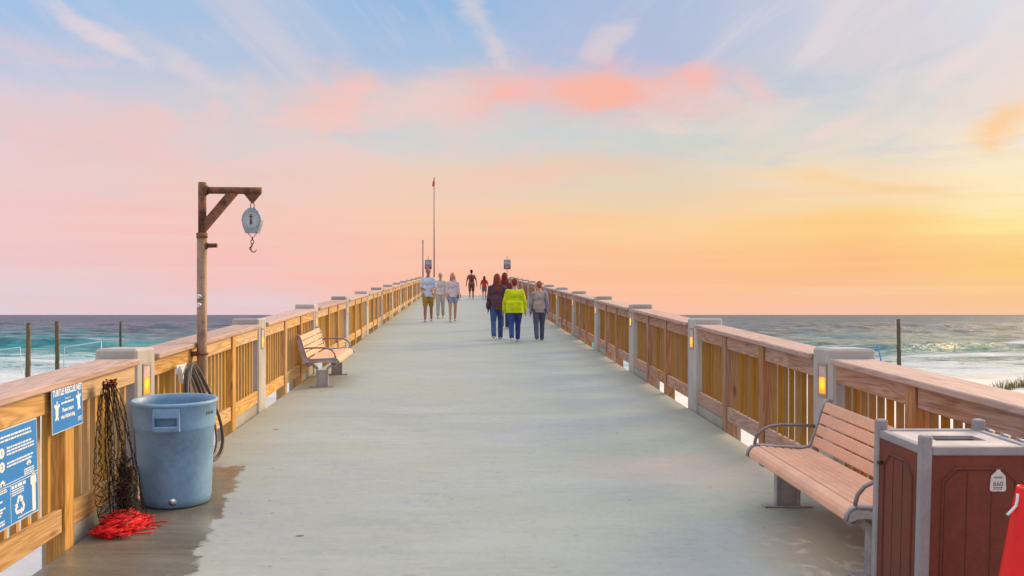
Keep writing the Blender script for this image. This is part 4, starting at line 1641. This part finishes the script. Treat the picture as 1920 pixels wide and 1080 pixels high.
def make_frames():
    def frame(pts_px, Y, r, mat, label, name="tube_frame"):
        pts = [(at(px, Y + dy), Y + dy, (HY - py) / FPX * (Y + dy) + 1.70) for px, py, dy in pts_px]
        base = Vector(pts[-1])
        t = thing(name, label, "frame", base, group="thin tube frames standing on the beach")
        b = MB()
        b.tube([Vector(p) - base for p in pts], r, 8)
        b.build("bent_tube", mat, t)
    frame([(1596, 700, 6), (1601, 655, 6), (1646, 650, 0), (1654, 686, 0)], 88.0, 0.07, m_bluef, "bright blue bent tube frame on the beach behind the right concrete post")
    frame([(-30, 720, 0), (-28, 660, 0), (38, 651, 0), (41, 700, 0), (50, 702, 0)], 84.0, 0.05, m_palef, "pale blue tube frame at the left edge, left of the first pile")
    frame([(190, 700, 0), (190, 640, 0), (121, 651, 4), (119, 694, 4)], 84.0, 0.05, m_palef, "pale blue tube frame right of the second pile, on the left beach")


make_frames()


# ------------------------------------------------------------------ dune grass
def make_grass():
    m = plain("dune_grass_blades", (0.20, 0.21, 0.085), 0.7, 0, 0.5, 5, spec=0.2)
    m2 = plain("dry_grass_blades", (0.27, 0.20, 0.10), 0.7, 0, 0.4, 5, spec=0.2)
    rnd = random.Random(21)

    def clump(cx, cy, n, rad, hgt, mat, name, label):
        z0 = float(beach_z(cx, cy))
        t = thing(name, label, "grass", (cx, cy, z0), group="clumps of dune grass on the right beach")
        for which, mt in (("green_blades", m), ("dry_blades", m2)):
            bm = bmesh.new()
            for i in range(n):
                a = rnd.uniform(0, 6.3)
                r = rad * math.sqrt(rnd.random())
                x, y = r * math.cos(a), r * math.sin(a) * 0.8
                z = float(beach_z(cx + x, cy + y)) - z0 - 0.03
                h = hgt * rnd.uniform(0.5, 1.15) * (1 - 0.4 * r / rad)
                b = rnd.uniform(0, 6.3)
                lean = rnd.uniform(0.1, 0.6) * h
                w = rnd.uniform(0.010, 0.02)
                d = Vector((math.cos(b), math.sin(b), 0))
                s = Vector((-d.y, d.x, 0)) * w
                p0 = Vector((x, y, z))
                p1 = p0 + d * lean * 0.3 + Vector((0, 0, h * 0.6))
                p2 = p0 + d * lean + Vector((0, 0, h))
                v = [bm.verts.new(q) for q in (p0 - s, p0 + s, p1 + s * .7, p1 - s * .7, p2)]
                bm.faces.new((v[0], v[1], v[2], v[3]))
                bm.faces.new((v[3], v[2], v[4]))
            me = bpy.data.meshes.new(which)
            bm.to_mesh(me)
            bm.free()
            obj(which, me, mt, t)
    clump(27.6, 44.0, 190, 1.1, 0.75, m, "dune_grass", "green and dry dune grass clump at the right edge above the railing")
    clump(25.8, 43.4, 60, 0.55, 0.7, m2, "dune_grass", "thin reddish dune grass tuft just left of the larger clump")
    clump(20.9, 44.6, 40, 0.35, 0.35, m2, "dune_grass", "sparse low dune grass sprigs on the open sand")
    clump(29.6, 46.0, 220, 1.2, 0.7, m, "dune_grass", "rearmost dune grass clump on the sand, cut by the right edge")


make_grass()


# ------------------------------------------------------------------ people
SKIN = plain("skin", (0.52, 0.29, 0.20), 0.55, 0, 0.06)
SKIN2 = plain("tanned_skin", (0.34, 0.17, 0.105), 0.55, 0, 0.06)
EYE = plain("eye_dark", (0.03, 0.025, 0.02), 0.3)


def cloth(name, c):
    return plain(name, c, 0.85, 0, 0.17, 7, spec=0.2, bmp=0.012)


def solid(b, name, mat, parent, voxel, dec=0.35, smooth=4):
    me0 = b.mesh(name)
    tmp = bpy.data.objects.new("tmp", me0)
    COL.objects.link(tmp)
    r = tmp.modifiers.new("r", 'REMESH')
    r.mode = 'VOXEL'
    r.voxel_size = voxel
    s = tmp.modifiers.new("s", 'SMOOTH')
    s.iterations = smooth
    s.factor = 0.5
    d = tmp.modifiers.new("d", 'DECIMATE')
    d.ratio = dec
    dg = bpy.context.evaluated_depsgraph_get()
    me = bpy.data.meshes.new_from_object(tmp.evaluated_get(dg))
    me.name = name
    bpy.data.objects.remove(tmp)
    me.polygons.foreach_set("use_smooth", np.ones(len(me.polygons), bool))
    return obj(name, me, mat, parent)


def person(label, px, yfoot, height, rz, top, bottom, hair=(0.05, 0.03, 0.02), skin=None, long_hair=False, sleeves=0.35, legs=1.0,
           stride=0.30, arms=((8, 10), (8, 10)), hem=0.90, shoes=(0.5, 0.5, 0.5), girth=1.0, Y=None, lat=None, vest=None, bag=None, lean=0.0, hat=None, face=True):
    skin = skin or SKIN
    if Y is None:
        s = (yfoot - 500) / 1.70
        Y = FPX / s
        lat = (px - VX) / s
    t = thing("person", label, "person", (lat, Y, dz(Y)), (0, 0, rz), "people walking on the pier")
    k = height / 1.75
    t.scale = (k, k, k)
    # joints, facing -y
    legsj = []
    for sd, ang in ((-1, stride), (1, -stride)):
        hip = Vector((sd * 0.09, 0, 0.91))
        kn = hip + Vector((sd * 0.005, -math.sin(ang + 0.06) * 0.43, -math.cos(ang + 0.06) * 0.43))
        back = ang - (0.30 if ang < 0 else 0.06)
        an = kn + Vector((0, -math.sin(back) * 0.41, -math.cos(back) * 0.41))
        legsj.append([hip, kn, an])
    low = min(j[2].z for j in legsj) - 0.075
    for j in legsj:
        for p in j:
            p.z -= low
    dzp = -low
    Lr = Matrix.Rotation(lean, 4, 'X')

    def U(x, y, z):              # upper body point with lean about the hips
        p = Lr @ Vector((x, y, z - 0.95))
        return Vector((p.x, p.y, p.z + 0.95 + dzp))
    armj = []
    for sd, (a_out, a_bend) in zip((-1, 1), arms):
        sh = U(sd * 0.17, 0.0, 1.385)
        ao = math.radians(a_out)
        sw = 0.25 * stride * (1 if sd > 0 else -1)
        el = sh + Vector((sd * math.sin(ao) * 0.29, -math.sin(sw) * 0.29, -math.cos(ao) * 0.29))
        be = math.radians(a_bend)
        dirf = Vector((sd * math.sin(ao) * 0.3 * (1 - be / 2), -math.sin(be + max(sw, 0)), -math.cos(be)))
        if a_bend > 60:
            dirf.x -= sd * 0.45
        dirf.normalize()
        wr = el + dirf * 0.25
        armj.append((sh, el, wr, dirf, sd))
    # ---- body: one surface
    b = MB()
    w = girth
    b.ball(U(0, 0, 0.97), (0.155 * w, 0.105 * w, 0.13))
    b.ball(U(0, 0, 1.12), (0.135 * w, 0.095 * w, 0.15))
    b.ball(U(0, 0, 1.29), (0.160 * w, 0.108 * w, 0.17))
    b.cone(U(-0.125, 0, 1.395), U(0.125, 0, 1.395), 0.056, 0.056)
    b.cone(U(0, 0, 1.43), U(0, 0, 1.43), 0.085, 0.085)
    b.cone(U(0, 0.012, 1.40), U(0, -0.005, 1.55), 0.062, 0.052)
    hc = U(0, -0.02, 1.645)
    b.ball(hc, (0.074, 0.094, 0.112))
    b.ball(U(0, -0.048, 1.59), (0.052, 0.056, 0.055))
    b.cone(U(0, -0.108, 1.655), U(0, -0.126, 1.628), 0.010, 0.014, 8)
    for sd in (-1, 1):
        b.ball(U(sd * 0.078, -0.01, 1.64), (0.014, 0.022, 0.032))
    for (hip, kn, an) in legsj:
        b.cone(hip, kn, 0.085 * w, 0.056, 12)
        b.cone(kn, kn.lerp(an, 0.4), 0.055, 0.054, 12)
        b.cone(kn.lerp(an, 0.4), an, 0.054, 0.036, 12)
        b.cone(an + Vector((0, 0.03, -0.03)), an + Vector((0, -0.14, -0.05)), 0.036, 0.028, 8)
    for (sh, el, wr, df, sd) in armj:
        b.cone(sh, el, 0.049 * w, 0.038, 10)
        b.cone(el, wr, 0.039, 0.026, 10)
        side = df.cross(Vector((0, 1, 0.01))).normalized()
        if side.length < 0.1:
            side = Vector((1, 0, 0))
        fw = side.cross(df).normalized()
        pal = wr + df * 0.055
        b.cone(wr + df * 0.015, pal + df * 0.02, 0.026, 0.03, 8)
        for q, (of, ln) in enumerate(((-0.03, 0.055), (-0.010, 0.070), (0.010, 0.066), (0.030, 0.050))):
            p0 = pal + fw * of * 0.95 + df * 0.025
            p1 = p0 + df * ln * 0.55 + side * 0.004
            p2 = p1 + df * ln * 0.40 + side * 0.016 * sd
            b.cone(p0, p1, 0.0095, 0.009, 6)
            b.cone(p1, p2, 0.009, 0.008, 6)
        th0 = wr + df * 0.03 - fw * 0.026
        b.cone(th0, th0 + df * 0.032 - fw * 0.024, 0.0105, 0.0095, 6)
        b.cone(th0 + df * 0.032 - fw * 0.024, th0 + df * 0.058 - fw * 0.026, 0.0095, 0.008, 6)
    solid(b, "body", skin, t, 0.0095, 0.35, 2)
    # ---- top
    mt = cloth("top_cloth", top)
    b = MB()
    i = 0.016
    b.ball(U(0, 0, 1.29), (0.160 * w + i, 0.108 * w + i, 0.17 + i))
    b.ball(U(0, 0, 1.13), (0.145 * w + i, 0.104 * w + i, 0.17))
    zb = hem
    b.lathe([(0, 0), (1.0, 0), (0.99, 0.10), (0.96, 1.12 - zb), (0, 1.12 - zb)], 20, Matrix.Translation(U(0, 0, zb)) @ Matrix.Diagonal((0.158 * w + i, 0.112 * w + i, 1, 1)))
    b.cone(U(-0.125, 0, 1.39), U(0.125, 0, 1.39), 0.056 + i, 0.056 + i)
    b.ball(U(0, 0, 1.41), (0.12, 0.085, 0.075))
    b.cone(U(0, 0.012, 1.40), U(0, 0.0, 1.475), 0.07, 0.06)
    ms = cloth("sleeve_cloth", vest) if vest else None
    for (sh, el, wr, df, sd) in armj:
        if vest is None:
            if sleeves <= 0.5:
                b.cone(sh, sh.lerp(el, sleeves * 2), 0.052 * w + i, 0.047 + i, 10)
            else:
                b.cone(sh, el, 0.052 * w + i, 0.044 + i, 10)
                b.cone(el, el.lerp(wr, (sleeves - 0.5) * 2), 0.044 + i, 0.034 + i * .7, 10)
    solid(b, "top", mt, t, 0.013, 0.5, 3)
    if vest is not None:
        b = MB()
        for (sh, el, wr, df, sd) in armj:
            b.cone(sh, el, 0.052 * w + i, 0.044 + i, 10)
            b.cone(el, wr, 0.044 + i, 0.034 + i * .7, 10)
        solid(b, "sleeves", ms, t, 0.012, 0.5, 3)
    # ---- trousers, shorts or skirt
    mb_ = cloth("lower_cloth", bottom)
    b = MB()
    b.ball(U(0, 0, 0.97), (0.157 * w + i * .8, 0.107 * w + i * .8, 0.12))
    for (hip, kn, an) in legsj:
        if legs <= 0.5:
            e = hip.lerp(kn, legs * 2)
            b.cone(hip, e, 0.088 * w + i, (0.088 * w + (0.056 - 0.088 * w) * legs * 2) + i * 1.3, 12)
        else:
            b.cone(hip, kn, 0.088 * w + i, 0.058 + i, 12)
            e = kn.lerp(an, (legs - 0.5) * 2)
            b.cone(kn, e, 0.058 + i, 0.048 + i, 12)
    solid(b, "trousers" if legs > 0.6 else "shorts", mb_, t, 0.013, 0.5, 3)
    # ---- shoes
    msd = cloth("shoe_material", shoes)
    for (hip, kn, an) in legsj:
        b = MB()
        b.cone(an + Vector((0, 0.035, -0.038)), an + Vector((0, -0.06, -0.04)), 0.040, 0.040, 8)
        b.cone(an + Vector((0, -0.05, -0.042)), an + Vector((0, -0.155, -0.05)), 0.040, 0.028, 8)
        solid(b, "shoe", msd, t, 0.012, 0.6, 2)
    # ---- hair
    mh = cloth("hair_strands", hair)
    b = MB()
    b.ball(U(0, 0.008, 1.672), (0.084, 0.094, 0.098))
    b.ball(U(0, 0.035, 1.640), (0.080, 0.075, 0.10))
    if long_hair:
        b.cone(U(0, 0.06, 1.65), U(0, 0.085, 1.47), 0.075, 0.07, 10)
        b.cone(U(0, 0.085, 1.47), U(0.01, 0.115, 1.32), 0.07, 0.04, 10)
        for sd in (-1, 1):
            b.cone(U(sd * 0.06, 0.03, 1.66), U(sd * 0.085, 0.05, 1.46), 0.035, 0.03, 8)
    solid(b, "hair", mh, t, 0.012, 0.5, 2)
    if face:
        b = MB()
        for sd in (-1, 1):
            b.ball(U(sd * 0.030, -0.104, 1.655), (0.011, 0.006, 0.006), 1)
        b.ball(U(0, -0.101, 1.587), (0.022, 0.006, 0.005), 1)
        b.build("face_features", EYE, t)
    if hat is not None:
        b = MB()
        b.lathe([(0.088, 1.70), (0.09, 1.73), (0.07, 1.775), (0, 1.79)], 16, Matrix.Translation((0, -.01, dzp)))
        b.ball(U(0, -0.10, 1.705), (0.07, 0.07, 0.012))
        solid(b, "cap", cloth("cap_cloth", hat), t, 0.012, 0.5, 2)
    if bag is not None:
        kind, c = bag
        mg = cloth("bag_cloth", c)
        b = MB()
        if kind == 'backpack':
            b.ball(U(0, 0.165, 1.24), (0.135, 0.085, 0.20))
            b.ball(U(0, 0.185, 1.14), (0.12, 0.085, 0.10))
            for sd in (-1, 1):
                b.cone(U(sd * 0.1, 0.10, 1.42), U(sd * 0.1, -0.03, 1.475), 0.02, 0.02, 6)
                b.cone(U(sd * 0.1, -0.03, 1.475), U(sd * 0.105, -0.125, 1.33), 0.02, 0.02, 6)
        else:
            b.ball(U(0.235, 0.03, 0.93), (0.06, 0.12, 0.13))
            b.cone(U(0.2, 0.02, 1.02), U(0.12, 0.05, 1.475), 0.015, 0.015, 6)
        solid(b, "backpack" if kind == 'backpack' else "shoulder_bag", mg, t, 0.014, 0.5, 3)
    return t


def people():
    person("man in a loose pale blue shirt and mustard shorts walking towards the viewer", 803, 604, 1.66, 0.0, (0.60, 0.66, 0.80), (0.36, 0.215, 0.05), skin=SKIN2, sleeves=0.42, legs=0.42,
           arms=((10, 80), (10, 75)), hem=0.82, girth=1.12, shoes=(0.40, 0.36, 0.33), stride=0.12)
    person("slim person in pale grey clothes just right of the man in mustard shorts", 826, 597, 1.50, 0.0, (0.62, 0.55, 0.52), (0.42, 0.40, 0.38), hair=(0.42, 0.33, 0.26), sleeves=0.45, legs=0.9, stride=0.10,
           shoes=(0.45, 0.42, 0.40))
    person("woman in a pale lilac top and short denim shorts walking on the left half", 849, 604, 1.52, 0.1, (0.66, 0.57, 0.60), (0.27, 0.30, 0.42), hair=(0.60, 0.24, 0.13), skin=SKIN, long_hair=True, sleeves=0.6, legs=0.2,
           arms=((8, 30), (8, 25)), hem=0.88, shoes=(0.5, 0.45, 0.42), stride=0.14, bag=('shoulder', (0.10, 0.10, 0.22)))
    person("lone dark figure with a maroon backpack walking away at the top of the ramp", 884, 561.5, 1.55, PI, (0.30, 0.15, 0.13), (0.16, 0.07, 0.06), hair=(0.03, 0.02, 0.02), skin=SKIN2, sleeves=0.3, legs=0.45,
           arms=((22, 6), (20, 8)), bag=('backpack', (0.16, 0.045, 0.05)), shoes=(0.5, 0.45, 0.42), face=False, stride=0.2)
    person("small child in a red top and grey skirt at the top of the ramp", 908, 562, 1.22, PI, (0.50, 0.05, 0.06), (0.20, 0.17, 0.17), hair=(0.20, 0.03, 0.03), skin=SKIN, long_hair=True, sleeves=0.4, legs=0.3, face=False, stride=0.12,
           arms=((18, 10), (18, 10)), shoes=(0.35, 0.25, 0.2))
    person("woman with long auburn hair, purple-brown jacket and blue jeans, left of the yellow jacket", 932, 637, 1.56, PI, (0.115, 0.06, 0.075), (0.055, 0.10, 0.26), hair=(0.22, 0.05, 0.035), long_hair=True, sleeves=0.95, legs=1.0, face=False,
           arms=((9, 12), (9, 12)), hem=0.80, girth=1.12, shoes=(0.5, 0.48, 0.48), bag=('shoulder', (0.09, 0.04, 0.04)))
    person("dark red-haired person walking half hidden behind the yellow jacket", 946, 617, 1.56, PI, (0.20, 0.045, 0.06), (0.05, 0.06, 0.13), hair=(0.16, 0.03, 0.025), long_hair=True, sleeves=0.95, legs=1.0, face=False)
    person("broad person in a bright yellow-green jacket and jeans, walking away", 965, 642, 1.46, PI, (0.60, 0.68, 0.012), (0.04, 0.07, 0.24), hair=(0.20, 0.045, 0.03), sleeves=0.95, legs=0.94, girth=1.45, face=False,
           arms=((20, 14), (20, 14)), hem=0.82, shoes=(0.62, 0.54, 0.50), stride=0.28, lean=0.10)
    person("person in a grey vest with lilac sleeves and dark trousers, right of the yellow jacket", 1011, 639, 1.38, PI, (0.42, 0.34, 0.31), (0.10, 0.10, 0.17), hair=(0.36, 0.10, 0.06), vest=(0.30, 0.27, 0.42), legs=1.0, girth=1.12, face=False,
           arms=((12, 10), (12, 10)), hem=0.84, shoes=(0.16, 0.14, 0.16), stride=0.24)


people()
